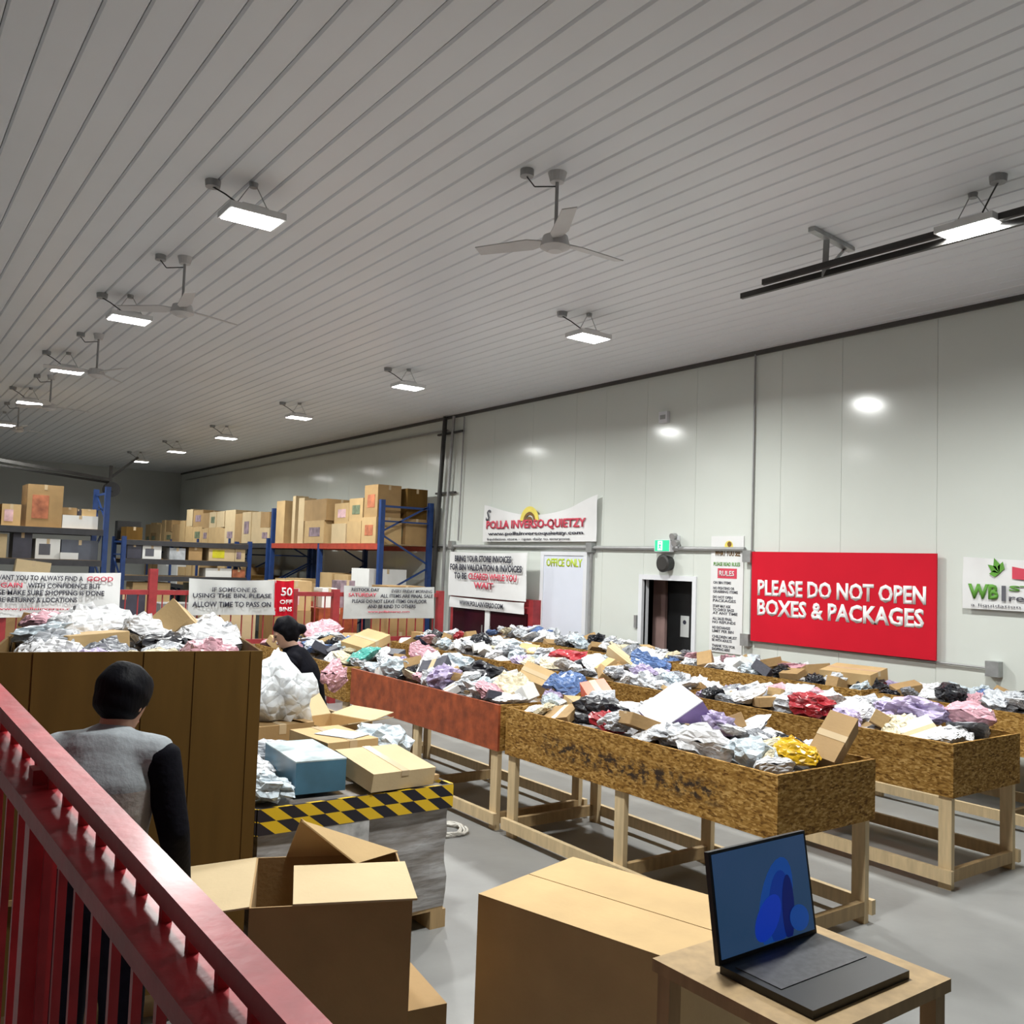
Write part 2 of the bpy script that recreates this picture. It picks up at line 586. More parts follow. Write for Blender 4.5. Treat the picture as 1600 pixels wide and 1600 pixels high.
# ceiling: ribbed liner panels, each its own piece
ce = struct('ceiling', 'white ribbed metal liner ceiling running along the hall', 'ceiling')
MB().b2((LEFT_X, NEAR_Y, ROOM_H + 0.024), (WALL_X + 0.3, FAR_Y, ROOM_H + 0.1)).build('ceiling_backing', M['joint'], ce)
PW = 0.2
cm = MB()
cm.prism([(-0.0975, 0, 0.024), (-0.0975, 0, 0.014), (-0.085, 0, 0), (0.085, 0, 0), (0.0975, 0, 0.014), (0.0975, 0, 0.024)], (0, 0, 0), (0, FAR_Y - NEAR_Y, 0))
cme = cm.mesh('ceiling_panel', M['ceiling'])
x = LEFT_X + 0.17
while x < WALL_X + 0.05:
    o = link('ceiling_panel', cme, ce)
    o.location = (x, NEAR_Y, ROOM_H)
    x += PW

# long wall with the signs: insulated metal panels, one with the door opening
wr = struct('wall_right', 'glossy white metal panel wall behind the signs', 'wall')
MB().b2((WALL_X + 0.03, NEAR_Y, 0), (WALL_X + 0.06, 8.5, ROOM_H + 0.1)).b2((WALL_X + 0.03, 9.46, 0), (WALL_X + 0.06, FAR_Y, ROOM_H + 0.1)) \
    .b2((WALL_X + 0.03, 8.5, 1.92), (WALL_X + 0.06, 9.46, ROOM_H + 0.1)).build('wall_backing', M['wall_joint'], wr)
ys = [NEAR_Y, -7.4, -5.8, -4.2, -2.6, -1.0, 0.55, 1.7, 2.83, 3.97, 5.1, 6.25, 7.1, 7.51, 8.5, 9.46, 10.35, 11.06, 12.2, 13.35, 14.56, 15.7, 16.85, 18.0, 19.2, 20.4, 21.6, 22.8, 24.0, 25.2, 26.4, 27.6, 28.8, 30.0, 31.2, FAR_Y]
for a, b in zip(ys[:-1], ys[1:]):
    zb = 1.92 if abs(a - 8.5) < 0.01 else 0.0
    MB().b2((WALL_X, a + 0.0018, zb), (WALL_X + 0.03, b - 0.0018, ROOM_H)).build('wall_panel', M['wall'], wr)
wf = MB().b2((LEFT_X, FAR_Y, 0), (WALL_X + 0.06, FAR_Y + 0.1, ROOM_H + 0.1)).build('wall_far', M['wall_far'])
tag(wf, 'grey white end wall far behind the racks', 'wall', kind='structure')
wl = MB().b2((LEFT_X - 0.1, NEAR_Y, 0), (LEFT_X, FAR_Y, ROOM_H + 0.1)).build('wall_left', M['wall_far'])
tag(wl, 'white metal wall along the other side of the hall', 'wall', kind='structure')
wn = MB().b2((LEFT_X, NEAR_Y - 0.1, 0), (WALL_X + 0.06, NEAR_Y, ROOM_H + 0.1)).build('wall_near', M['wall_far'])
tag(wn, 'white metal end wall behind the viewer', 'wall', kind='structure')
tr = MB().b2((WALL_X - 0.035, NEAR_Y, ROOM_H - 0.055), (WALL_X, FAR_Y, ROOM_H)).build('trim_1', M['darktrim'])
tag(tr, 'thin dark trim where the white wall meets the ceiling', 'trim', kind='structure')

# dark doorway with the room behind it
d2 = struct('door_2', 'open dark doorway in the white wall below the exit sign', 'doorway')
g = MB()
g.b2((WALL_X - 0.02, 8.43, 0), (WALL_X + 0.12, 8.5, 1.99)).b2((WALL_X - 0.02, 9.46, 0), (WALL_X + 0.12, 9.53, 1.99)).b2((WALL_X - 0.02, 8.5, 1.92), (WALL_X + 0.12, 9.46, 1.99))
g.build('door_frame', M['white'], d2)
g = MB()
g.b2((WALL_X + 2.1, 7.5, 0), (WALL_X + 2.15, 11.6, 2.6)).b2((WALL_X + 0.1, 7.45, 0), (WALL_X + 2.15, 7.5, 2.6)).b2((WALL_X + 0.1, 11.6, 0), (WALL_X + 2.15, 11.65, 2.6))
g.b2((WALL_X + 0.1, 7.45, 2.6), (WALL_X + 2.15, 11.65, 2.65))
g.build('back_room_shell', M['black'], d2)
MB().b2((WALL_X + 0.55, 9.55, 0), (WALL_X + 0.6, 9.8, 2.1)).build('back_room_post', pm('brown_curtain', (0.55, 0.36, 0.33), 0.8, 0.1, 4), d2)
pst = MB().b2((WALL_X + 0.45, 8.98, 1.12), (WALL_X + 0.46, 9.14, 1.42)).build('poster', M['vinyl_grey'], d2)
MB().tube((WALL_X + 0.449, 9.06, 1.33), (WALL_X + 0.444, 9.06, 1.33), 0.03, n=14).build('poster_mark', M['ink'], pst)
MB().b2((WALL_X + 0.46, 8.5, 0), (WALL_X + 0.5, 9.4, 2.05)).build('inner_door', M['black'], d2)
MB().b2((WALL_X - 0.03, 9.55, 1.22), (WALL_X, 9.6, 1.4)).build('strike_plate', M['steel'], d2)

# closed white door
d1 = struct('door_1', 'closed white door with lime lettering at its top', 'door')
MB().b2((WALL_X - 0.045, 10.72, 0), (WALL_X, 11.72, 2.24)).build('door_leaf', M['doorwhite'], d1)
MB().b2((WALL_X - 0.06, 11.72, 0), (WALL_X, 11.8, 2.3)).b2((WALL_X - 0.06, 10.64, 0), (WALL_X, 10.72, 2.3)).b2((WALL_X - 0.06, 10.72, 2.24), (WALL_X, 11.72, 2.3)).build('door_frame', M['white'], d1)
MB().tube((WALL_X - 0.045, 10.82, 1.05), (WALL_X - 0.10, 10.82, 1.05), 0.015).tube((WALL_X - 0.10, 10.82, 1.05), (WALL_X - 0.10, 10.95, 1.05), 0.011).build('door_handle', M['steel'], d1)
lettering('OFFICE ONLY', d1, (WALL_X - 0.047, 11.66, 2.06), 0.9, 0.13, M['ink_lime'], ROT_WALL, 0.03)


# ------------------------------------------------------------------ ceiling lamps
def lamp(i, x, y, label, along=False, gain=1.0):
    r = thing('high_bay_lamp', label, 'lamp', (x, y, ROOM_H), PI / 2 if along else 0.0, 'ceiling lamps hung in two rows')
    zt = -0.23
    MB().b2((-0.215, -0.15, zt - 0.05), (0.215, 0.15, zt)).b2((-0.10, -0.07, zt), (0.10, 0.07, zt + 0.04)).build('housing', M['housing'], r)
    MB().b2((-0.195, -0.13, zt - 0.056), (0.195, 0.13, zt - 0.0505)).build('lens', M['lens'], r)
    for s in (-1, 1):
        MB().tube((s * 0.15, 0, zt), (s * 0.03, 0, -0.03), 0.004, n=6).build('hanger_wire', M['steel'], r)
    MB().tube((0, 0, 0), (0, 0, -0.035), 0.035, 0.03, n=12).build('ceiling_hook', M['conduit'], r)
    jb = MB().tube((-0.26, 0.16, 0), (-0.26, 0.16, -0.05), 0.06, 0.055, n=14).build('junction_box', M['conduit'], r)
    MB().path([(-0.26, 0.16, -0.045), (-0.18, 0.10, -0.10), (-0.08, 0.03, zt + 0.045)], 0.006, 6).build('power_cord', M['black'], jb)
    ld = bpy.data.lights.new('lamp_light', 'AREA')
    ld.shape = 'RECTANGLE'
    ld.size = 0.39
    ld.size_y = 0.26
    ld.energy = LAMP_W * gain
    ld.spread = math.radians(166)
    ld.color = (0.98, 1.0, 0.97)
    lo = bpy.data.objects.new('lamp_light', ld)
    COL.objects.link(lo)
    lo.parent = r
    lo.location = (0, 0, zt - 0.06)
    return r


ROW1 = [(6.49, 3.34), (6.5, 7.65), (6.47, 11.68), (6.46, 15.72), (6.46, 19.74), (6.44, 23.45), (6.4, 26.9)]
ROW2 = [(2.3, 6.7), (2.31, 10.56), (2.33, 14.27), (2.36, 17.92), (2.38, 21.55)]
ordn = ['nearest', 'second', 'third', 'fourth', 'fifth', 'sixth', 'seventh']
for i, (x, y) in enumerate(ROW1):
    lamp(i, x, y, 'lit white ceiling lamp, %s of the row along the sign wall' % ordn[i], i == 0, (1.45, 1.12, 1.0, 0.85, 0.7, 0.65, 0.65)[i])
for i, (x, y) in enumerate(ROW2):
    lamp(i, x, y, 'lit white ceiling lamp, %s of the row over the cartons' % ordn[i], False, (1.05, 0.9, 0.7, 0.6, 0.55)[i])
for i, (x, y, t) in enumerate([(2.3, 2.8, 'overhead of the man')]):
    lamp(i, x, y, 'lit white ceiling lamp %s' % t)


# ------------------------------------------------------------------ ceiling fans
def fan(x, y, drop, a0, label, rad=0.62):
    r = thing('ceiling_fan', label, 'fan', (x, y, ROOM_H), 0, 'white three-blade ceiling fans')
    MB().tube((0, 0, 0), (0, 0, -0.07), 0.07, 0.05, n=16).build('canopy', M['fanwhite'], r)
    MB().tube((0, 0, -0.06), (0, 0, -drop), 0.013, n=8).build('downrod', M['conduit'], r)
    MB().tube((0, 0, -drop + 0.03), (0, 0, -drop - 0.05), 0.09, 0.11, n=20).tube((0, 0, -drop - 0.05), (0, 0, -drop - 0.08), 0.11, 0.05, n=20).build('motor_housing', M['fanwhite'], r)
    for k in range(3):
        t = a0 + k * 2 * PI / 3
        d = Vector((math.cos(t), math.sin(t), 0))
        s = Vector((-math.sin(t), math.cos(t), 0.22))
        p = [d * 0.09 - s * 0.03, d * 0.2 - s * 0.065, d * rad - s * 0.05, d * rad + s * 0.05, d * 0.2 + s * 0.065, d * 0.09 + s * 0.03]
        p = [q + Vector((0, 0, -drop - 0.01)) for q in p]
        MB().prism(p, (0, 0, 0), (0, 0, 0.008)).build('blade', M['fanwhite'], r)
    jb = MB().tube((-0.2, 0.1, 0), (-0.2, 0.1, -0.05), 0.05, 0.05, n=12).build('junction_box', M['conduit'], r)
    MB().path([(-0.2, 0.1, -0.05), (-0.15, 0.07, -0.12), (0, 0, -0.1)], 0.005, 6).build('power_cord', M['black'], jb)


fan(3.95, 5.05, 0.50, 0.0, 'white ceiling fan hanging largest of all, between the two lamp rows')
fan(2.4, 8.82, 0.50, 0.35, 'white ceiling fan on a long rod beside the second carton-row lamp')
fan(2.43, 12.76, 0.50, 0.9, 'white ceiling fan between second and third lamps over the cartons')
fan(2.45, 16.4, 0.50, 0.2, 'white ceiling fan past the third lamp over the cartons')
fan(2.45, 20.0, 0.50, 0.6, 'farthest white ceiling fan near the far racks')

# ------------------------------------------------------------------ overhead rail by the sign wall
r = thing('overhead_track', 'dark double rail hung under the ceiling by the nearest lamp', 'track', (0, 0, 0))
for k, (dx, dz) in enumerate(((0.0, 0.0), (-0.07, 0.045))):
    MB().bar((6.5 + dx, 5.49 - 0.3 * k, 4.61 + dz), (6.52 + dx, 0.6, 4.58 + dz), 0.035, 0.05).build('rail', M['blackpipe'], r)
MB().bar((6.16, 4.49, 4.875), (6.82, 4.56, 4.875), 0.06, 0.035).build('ceiling_angle', M['steel'], r)
MB().bar((6.5, 4.6, 4.58), (6.42, 4.53, 4.86), 0.05, 0.012).build('hanger_strut', M['steel'], r)
MB().bar((6.5, 4.6, 4.62), (6.72, 4.56, 4.86), 0.04, 0.012).build('hanger_strut', M['steel'], r)
MB().bar((6.5, 1.6, 4.58), (6.5, 1.6, 4.89), 0.05, 0.012).build('hanger_strut', M['steel'], r)

# far overhead door gear
r = thing('overhead_door_track', 'black overhead door track and wheel near the far racks', 'track', (0, 0, 0))
MB().bar((0.5, 22, 4.12), (4.6, 22, 3.68), 0.06, 0.07).build('rail', M['blackpipe'], r)
MB().bar((0.5, 22.2, 3.98), (4.6, 22.1, 3.62), 0.05, 0.05).build('rail', M['blackpipe'], r)
MB().tube((4.66, 21.95, 3.46), (4.66, 22.15, 3.46), 0.17, n=20).tube((4.66, 21.9, 3.46), (4.66, 22.2, 3.46), 0.05, n=12).build('chain_wheel', M['black'], r)
MB().bar((4.62, 22, 4.0), (4.62, 22, 3.3), 0.06, 0.06).build('hanger_post', M['blackpipe'], r)
MB().bar((4.62, 22.05, 3.72), (5.2, 22.05, 4.25), 0.04, 0.05).build('brace', M['blackpipe'], r)
MB().bar((1.2, 22.05, 4.0), (1.2, 22.05, 4.89), 0.05, 0.05).build('hanger_post', M['blackpipe'], r)

# ------------------------------------------------------------------ conduits, pipes and boxes on the wall
WX = WALL_X


def conduit(label, pts, rad, mat, boxes=(), clamps=(), group='conduits on the sign wall', name='conduit_run'):
    r = thing(name, label, 'conduit', pts[0], 0, group)
    o = Vector(pts[0])
    MB().path([Vector(p) - o for p in pts], rad, 8).build('pipe', mat, r)
    for b in boxes:
        c = Vector(b) - o
        MB().box(c, (0.09, 0.13, 0.15)).build('junction_box', M['steel'], r)
    for b, w in clamps:
        c = Vector(b) - o
        MB().box(c, (0.05, w, 0.035)).build('clamp', mat, r)
    return r


conduit('grey conduit running level above the doors', [(WX - 0.04, 15.1, 2.38), (WX - 0.04, 7.6, 2.36)], 0.028, M['conduit'],
        [(WX - 0.05, 14.57, 2.40), (WX - 0.05, 10.57, 2.37)])
conduit('grey conduit dropping between the banner and white door frame', [(WX - 0.04, 10.56, 2.3), (WX - 0.04, 10.56, 0.2)], 0.024, M['conduit'])
conduit('grey conduit dropping past the banner edge below its box', [(WX - 0.04, 14.57, 2.33), (WX - 0.04, 14.57, 0.3)], 0.024, M['conduit'])
conduit('thin grey conduit rising from its box to the ceiling beside the rules poster', [(WX - 0.03, 7.5, 4.85), (WX - 0.03, 7.5, 1.22), (WX - 0.03, 4.52, 1.2)], 0.011, M['conduit'],
        [(WX - 0.05, 7.53, 2.27), (WX - 0.05, 4.48, 1.2), (WX - 0.04, 7.55, 1.22)])
conduit('thick black pipe descending the wall beside the racks', [(WX - 0.10, 14.9, 4.88), (WX - 0.10, 15.12, 1.6), (WX - 0.1, 15.14, 0.05)], 0.045, M['blackpipe'],
        (), [((WX - 0.06, 14.85, 3.4), 0.7), ((WX - 0.06, 14.75, 4.55), 0.9), ((WX - 0.06, 15.05, 2.36), 0.5)])
conduit('slim grey pipe beside the thick black one', [(WX - 0.08, 14.62, 4.86), (WX - 0.08, 14.78, 2.5), (WX - 0.08, 14.8, 0.1)], 0.03, M['conduit'])
conduit('hair-thin grey pipe nearest the script banner', [(WX - 0.05, 14.3, 4.82), (WX - 0.05, 14.36, 2.48)], 0.014, M['conduit'])
conduit('thin level conduit high on the far stretch of wall', [(WX - 0.04, 14.9, 4.62), (WX - 0.04, 32.0, 4.62)], 0.022, M['conduit'])

r = thing('wall_sensor', 'small white box high on the wall above the exit sign', 'sensor', (WX, 9.09, 4.22))
MB().b2((-0.06, -0.08, -0.08), (0, 0.08, 0.08)).build('body', M['white'], r)
MB().b2((-0.065, -0.05, -0.03), (-0.06, 0.05, 0.03)).build('grille', M['conduit'], r)

r = thing('exit_sign', 'lit green exit sign with running figure above dark doorway', 'exit sign', (WX, 8.99, 2.40))
MB().b2((-0.11, -0.15, -0.085), (-0.03, 0.15, 0.085)).build('case', M['white'], r)
MB().b2((-0.116, -0.135, -0.075), (-0.11, 0.135, 0.075)).build('face', M['exitgreen'], r)
g = MB().b2((-0.12, -0.01, -0.065), (-0.116, 0.075, 0.065)).build('door_symbol', M['exitwhite'], r)
g = MB()
fx = -0.121
for (y0, z0, y1, z1, w) in ((0.03, 0.02, 0.035, -0.02, 0.02), (0.035, -0.02, 0.06, -0.045, 0.014), (0.035, -0.02, 0.01, -0.05, 0.014), (0.03, 0.015, 0.06, 0.0, 0.011), (0.03, 0.015, 0.005, -0.005, 0.011)):
    g.bar((fx, y0, z0), (fx, y1, z1), w, 0.003, up=(1, 0, 0))
g.tube((fx - 0.002, 0.028, 0.042), (fx + 0.002, 0.028, 0.042), 0.012, n=10)
g.build('running_figure', M['exitgreen'], r)
for k, (yy, zz) in enumerate(((-0.20, 0.14), (-0.24, 0.05))):
    MB().tube((-0.05, yy, zz), (-0.13, yy, zz - 0.02), 0.035, 0.05, n=12).build('lamp_head', M['conduit'], r)
MB().b2((-0.06, -0.24, -0.06), (-0.01, -0.16, 0.14)).build('battery_pack', M['white'], r)

r = thing('wall_speaker', 'round black speaker under the exit sign', 'speaker', (WX, 8.95, 2.155))
MB().tube((-0.13, 0, 0), (0, 0, 0), 0.125, 0.10, n=24).build('body', M['black'], r)
MB().tube((-0.145, 0, 0), (-0.13, 0, 0), 0.09, 0.115, n=24).build('grille', M['blackpipe'], r)


# ------------------------------------------------------------------ signs and banners
def wall_panel_sign(name, label, cat, y0, y1, z0, z1, mat, thick=0.012, off=0.004):
    """y0 > y1: y0 is the end the viewer sees first"""
    r = thing(name, label, cat, (WX - off, (y0 + y1) / 2, z0))
    w = abs(y0 - y1)
    MB().b2((-thick, -w / 2, 0), (0, w / 2, z1 - z0)).build('board', mat, r)
    return r, w, -thick


r, w, fx = wall_panel_sign('sign', 'big red wall sign with white capital letters', 'sign', 7.46, 5.06, 1.22, 2.33, M['signred'], 0.02, 0.05)
lettering('PLEASE DO NOT OPEN', r, (fx - 0.001, 1.10, 0.565), 2.19, 0.20, M['ink_white'], ROT_WALL, 0.034)
lettering('BOXES & PACKAGES', r, (fx - 0.001, 1.10, 0.32), 2.17, 0.205, M['ink_white'], ROT_WALL, 0.034)

r, w, fx = wall_panel_sign('rules_poster', 'tall narrow white rules poster beside the red sign', 'poster', 8.18, 7.64, 1.02, 2.53, M['vinyl'])
MB().tube((fx - 0.001, -0.03, 1.38), (fx - 0.003, -0.03, 1.38), 0.07, n=16).build('emblem', M['ink_yellow'], r)
MB().tube((fx - 0.003, -0.04, 1.405), (fx - 0.005, -0.04, 1.405), 0.035, n=12).build('emblem_dot', M['ink_brown'], r)
lettering('WHAT YOU SEE', r, (fx - 0.004, 0.2, 1.25), 0.42, 0.08, M['ink_brown'], ROT_WALL, 0.02)
lettering('PLEASE READ RULES', r, (fx - 0.001, 0.22, 1.12), 0.44, 0.05, M['ink_green'], ROT_WALL, 0.02)
bd = MB().b2((fx - 0.002, -0.17, 0.96), (fx, 0.15, 1.09)).build('red_band', M['ink_red'], r)
lettering('RULES', bd, (fx - 0.004, 0.12, 0.99), 0.25, 0.07, M['vinyl'], ROT_WALL, 0.02)
z = 0.885
for k, ln in enumerate(['ON BIN ITEMS', 'NO FIGHTING OR', 'GRABBING ITEMS', 'DO NOT OPEN', 'PACKAGES', 'STAFF MAY ASK', 'TO CHECK BAGS', 'AT ANY TIME', 'ALL SALES FINAL', 'NO REFUNDS', 'NO EXCHANGES', 'LIMIT PER BIN', 'CHILDREN MUST', 'BE WITH ADULTS', 'THANK YOU FOR', 'SHOPPING HERE']):
    lettering(ln, r, (fx - 0.001, 0.22, z), 0.30 + 0.14 * ((k * 7) % 5) / 5, 0.036, M['ink_grey'], ROT_WALL, 0.02)
    z -= 0.05 if k in (0, 2, 4, 7, 9, 11, 13) else 0.045
    if k in (0, 2, 4, 7, 9, 11, 13):
        z -= 0.022


def cloth_banner(name, label, y0, y1, ztop, zbot, mat, sag=0.0, ripple=0.012, off=0.05, cat='banner', tops=None):
    """banner on the wall; y0 > y1; tops: function u -> z of the upper edge above zbot"""
    r = thing(name, label, cat, (WX - off, (y0 + y1) / 2, zbot))
    w = y0 - y1
    n, m = 24, 8
    g = MB()
    vs = []
    for side in (0, 1):
        for i in range(n + 1):
            u = i / n
            top = tops(u) if tops else ztop - zbot - sag * math.sin(PI * u)
            for j in range(m + 1):
                t = j / m
                d = ripple * math.sin(u * 17 + t * 5) * t
                vs.append((-d - 0.02 + side * 0.003, w / 2 - u * w, top * t))
    N = (n + 1) * (m + 1)
    fs = []
    for side in (0, 1):
        for i in range(n):
            for j in range(m):
                a = side * N + i * (m + 1) + j
                fs.append((a, a + 1, a + m + 2, a + m + 1))
    g.add(vs, fs)
    g.build('cloth', mat, r, True)
    return r, w, -0.036


r, w, fx = cloth_banner('banner', 'white cloth banner with red capitals drooping above the level conduit', 13.5, 10.42, 3.12, 2.46, M['vinyl'],
                        tops=lambda u: 0.66 - 0.22 * math.sin(PI * u) ** 1.2 + (0.06 * max(0, u - 0.8) / 0.2))
lettering('POLLA INVERSO-QUIETZY', r, (fx, 1.42, 0.20), 2.72, 0.17, M['ink_red'], ROT_WALL, 0.03)
lettering('www.pollainversoquietzy.com', r, (fx, 1.36, 0.095), 2.6, 0.075, M['ink'], ROT_WALL, 0.02)
lettering('liquidation store - open daily to everyone', r, (fx, 1.38, 0.015), 2.3, 0.05, M['ink_grey'], ROT_WALL, 0.01)
lettering('S', r, (fx, 1.45, 0.37), 0.15, 0.2, M['ink_grey'], ROT_WALL, 0.02, 0.3)


def arc(rad0, rad1, cy, cz, fx, mat, parent, nm, a0=0.0, a1=PI):
    g = MB()
    n = 16
    for k in range(n):
        t0, t1 = a0 + (a1 - a0) * k / n, a0 + (a1 - a0) * (k + 1) / n
        p = [(fx, cy + math.cos(t) * rr, cz + math.sin(t) * rr) for t, rr in ((t0, rad0), (t1, rad0), (t1, rad1), (t0, rad1))]
        g.prism(p, (0, 0, 0), (-0.003, 0, 0))
    return g.build(nm, mat, parent)


arc(0.17, 0.26, 0.15, 0.33, fx, M['ink_yellow'], r, 'sun_arch', 0.1, PI - 0.1)
arc(0.12, 0.165, 0.15, 0.33, fx, M['ink_brown'], r, 'sun_arch', 0.1, PI - 0.1)
arc(0.0, 0.09, 0.15, 0.33, fx, M['ink_brown'], r, 'sun_core', 0.1, PI - 0.1)

# banner with two tiers in front of the red framed cooler
r, w, fx = cloth_banner('banner', 'large white notice banner with black and red lines beside the white door', 14.25, 11.86, 2.27, 1.47, M['vinyl'], 0.02, 0.015, 0.27)
for k, (s, y, ww, mt) in enumerate([('BRING YOUR STORE INVOICES', 0.95, 1.75, 'ink'), ('FOR BIN VALIDATION & INVOICES', 1.1, 2.2, 'ink'), ('TO BE', 0.95, 0.4, 'ink'), ('WAIT', 0.3, 0.6, 'ink_red')]):
    lettering(s, r, (fx - 0.02, y, 0.62 - 0.155 * k), ww, 0.115, M[mt], ROT_WALL, 0.03)
lettering('CLEARED WHILE YOU', r, (fx - 0.02, 0.48, 0.31), 1.45, 0.115, M['ink_red'], ROT_WALL, 0.03)
r, w, fx = cloth_banner('banner', 'thin white web-address strip under the large notice banner', 14.2, 11.9, 1.45, 1.26, M['vinyl'], 0.01, 0.01, 0.27)
lettering('WWW.POLLAINVERSO.COM', r, (fx - 0.02, 0.75, 0.05), 1.35, 0.09, M['ink'], ROT_WALL, 0.02)

r = thing('display_cooler', 'dark glass double-door cooler with red frame under the notice banner', 'cooler', (9.04, 13.0, 0))
MB().b2((-0.06, -1.25, 0), (0.11, 1.25, 1.5)).build('case', M['redpost'], r)
for s in (-1, 1):
    d = MB().b2((-0.09, s * 0.6 - 0.52, 0.12), (-0.06, s * 0.6 + 0.52, 1.27)).build('door', pm('dark_glass_%d' % (s + 1), (0.03, 0.004, 0.008), 0.15, 0.3, 3), r)
    MB().tube((-0.12, s * 0.12, 0.5), (-0.12, s * 0.12, 1.0), 0.012, n=8).build('handle', M['steel'], d)
MB().b2((-0.1, -0.07, 0.1), (-0.06, 0.07, 1.3)).build('centre_post', M['vinyl'], r)

# banner with a green and red emblem (continues past the frame)
r, w, fx = cloth_banner('banner', 'white banner with green capitals and chilli emblem past the red sign', 4.79, 3.2, 2.30, 1.78, M['vinyl'], 0.03, 0.012, 0.04)
lettering('WB', r, (fx, 0.73, 0.10), 0.30, 0.15, M['ink_green'], ROT_WALL, 0.045)
MB().b2((fx - 0.003, 0.36, 0.09), (fx, 0.40, 0.24)).build('divider', M['ink_grey'], r)
lettering('STORES', r, (fx, 0.33, 0.19), 0.8, 0.055, M['ink_green'], ROT_WALL, 0.03)
lettering('retail bins', r, (fx, 0.33, 0.09), 0.7, 0.07, M['ink_grey'], ROT_WALL, 0.01)
lettering('a liquidation outlet for everyone', r, (fx, 0.7, 0.02), 1.3, 0.035, M['ink_grey'], ROT_WALL, 0.0)
g = MB()
for k in range(10):
    t0, t1 = k / 10, (k + 1) / 10
    f = lambda t: (0.30 - t * 0.75, 0.37 - 0.03 * math.sin(t * PI), 0.055 * (1 - t) ** 0.7 + 0.004)
    a, b = f(t0), f(t1)
    g.prism([(fx, a[0], a[1] - a[2]), (fx, b[0], b[1] - b[2]), (fx, b[0], b[1] + b[2]), (fx, a[0], a[1] + a[2])], (0, 0, 0), (-0.003, 0, 0))
g.build('chilli', M['ink_red'], r)
g = MB()
for a, L in ((1.9, 0.16), (2.5, 0.14), (1.3, 0.12), (3.2, 0.10)):
    c = Vector((fx - 0.002, 0.42, 0.36))
    d = Vector((0, -math.cos(a), math.sin(a)))
    s = Vector((0, -math.sin(a), -math.cos(a)))
    g.prism([c, c + d * L * 0.5 + s * 0.035, c + d * L, c + d * L * 0.5 - s * 0.035], (0, 0, 0), (-0.003, 0, 0))
g.build('leaf_sprig', M['ink_green'], r)

# ------------------------------------------------------------------ red fence in front of the racks and its banners
FY = 12.1
fence = thing('steel_fence', 'red steel mesh fence carrying the notice banners', 'fence', (0, FY, 0))
for x in (1.44, 3.12, 5.02, 5.66, 7.42):
    MB().b2((x - 0.05, -0.045, 0), (x + 0.05, 0.045, 1.85 if x == 3.12 else 1.62)).build('post', M['redpost'], fence)
for z in (0.25, 0.9, 1.55):
    MB().b2((0.2, -0.03, z - 0.03), (7.42, 0.03, z + 0.03)).build('rail', M['redpost'], fence)
for k in range(48):
    xx = 0.25 + k * 0.15
    MB().b2((xx - 0.006, -0.01, 0.25), (xx + 0.006, 0.01, 1.55)).build('bar', M['redpost'], fence)


def front_banner(label, x0, x1, z0, z1, lines, mat='vinyl'):
    r = thing('banner', label, 'banner', ((x0 + x1) / 2, FY - 0.06, z0), 0, 'notice banners on the red fence')
    w = x1 - x0
    n, m = 20, 6
    vs = []
    for side in (0, 1):
        for i in range(n + 1):
            for j in range(m + 1):
                u, t = i / n, j / m
                vs.append((-w / 2 + u * w, -0.012 * math.sin(u * 14 + t * 4) - side * 0.003, (z1 - z0) * t - 0.02 * math.sin(PI * u) * (t - 0.2)))
    N = (n + 1) * (m + 1)
    fs = [(s * N + i * (m + 1) + j, s * N + i * (m + 1) + j + 1, s * N + (i + 1) * (m + 1) + j + 1, s * N + (i + 1) * (m + 1) + j) for s in (0, 1) for i in range(n) for j in range(m)]
    MB().add(vs, fs).build('cloth', M[mat], r, True)
    for s, u, zz, ww, hh, mt in lines:
        lettering(s, r, (-w / 2 + u * w, -0.03, zz), ww, hh, M[mt], ROT_FRONT, 0.02)
    return r


front_banner('wide white notice banner with red top line beside the tall red post', 1.2, 2.72, 1.24, 1.79, [
    ('WE WANT YOU TO ALWAYS FIND A', 0.02, 0.44, 1.05, 0.06, 'ink'), ('GOOD', 0.74, 0.44, 0.3, 0.06, 'ink_red'), ('BARGAIN', 0.02, 0.35, 0.4, 0.06, 'ink_red'), ('WITH CONFIDENCE BUT', 0.32, 0.35, 0.8, 0.06, 'ink'),
    ('PLEASE MAKE SURE SHOPPING IS DONE', 0.02, 0.265, 1.3, 0.06, 'ink'), ('BEFORE RETURNS & LOCATIONS', 0.02, 0.18, 1.0, 0.06, 'ink'), ('www.pollainverso.com', 0.12, 0.08, 0.9, 0.04, 'ink_red')])
front_banner('white notice banner with three black lines beside the red pennant', 3.56, 4.74, 1.26, 1.74, [
    ('IF SOMEONE IS', 0.25, 0.31, 0.6, 0.06, 'ink_grey'), ('USING THE BIN, PLEASE', 0.04, 0.22, 1.06, 0.07, 'ink'), ('ALLOW TIME TO PASS ON', 0.04, 0.11, 1.06, 0.07, 'ink')], 'vinyl_grey')
front_banner('red notice pennant with white figures hung on the fence', 4.72, 5.0, 1.24, 1.74, [('50', 0.3, 0.28, 0.16, 0.12, 'ink_white'), ('OFF', 0.25, 0.17, 0.18, 0.06, 'ink_white'), ('BINS', 0.25, 0.07, 0.18, 0.06, 'ink_white')], 'signred')
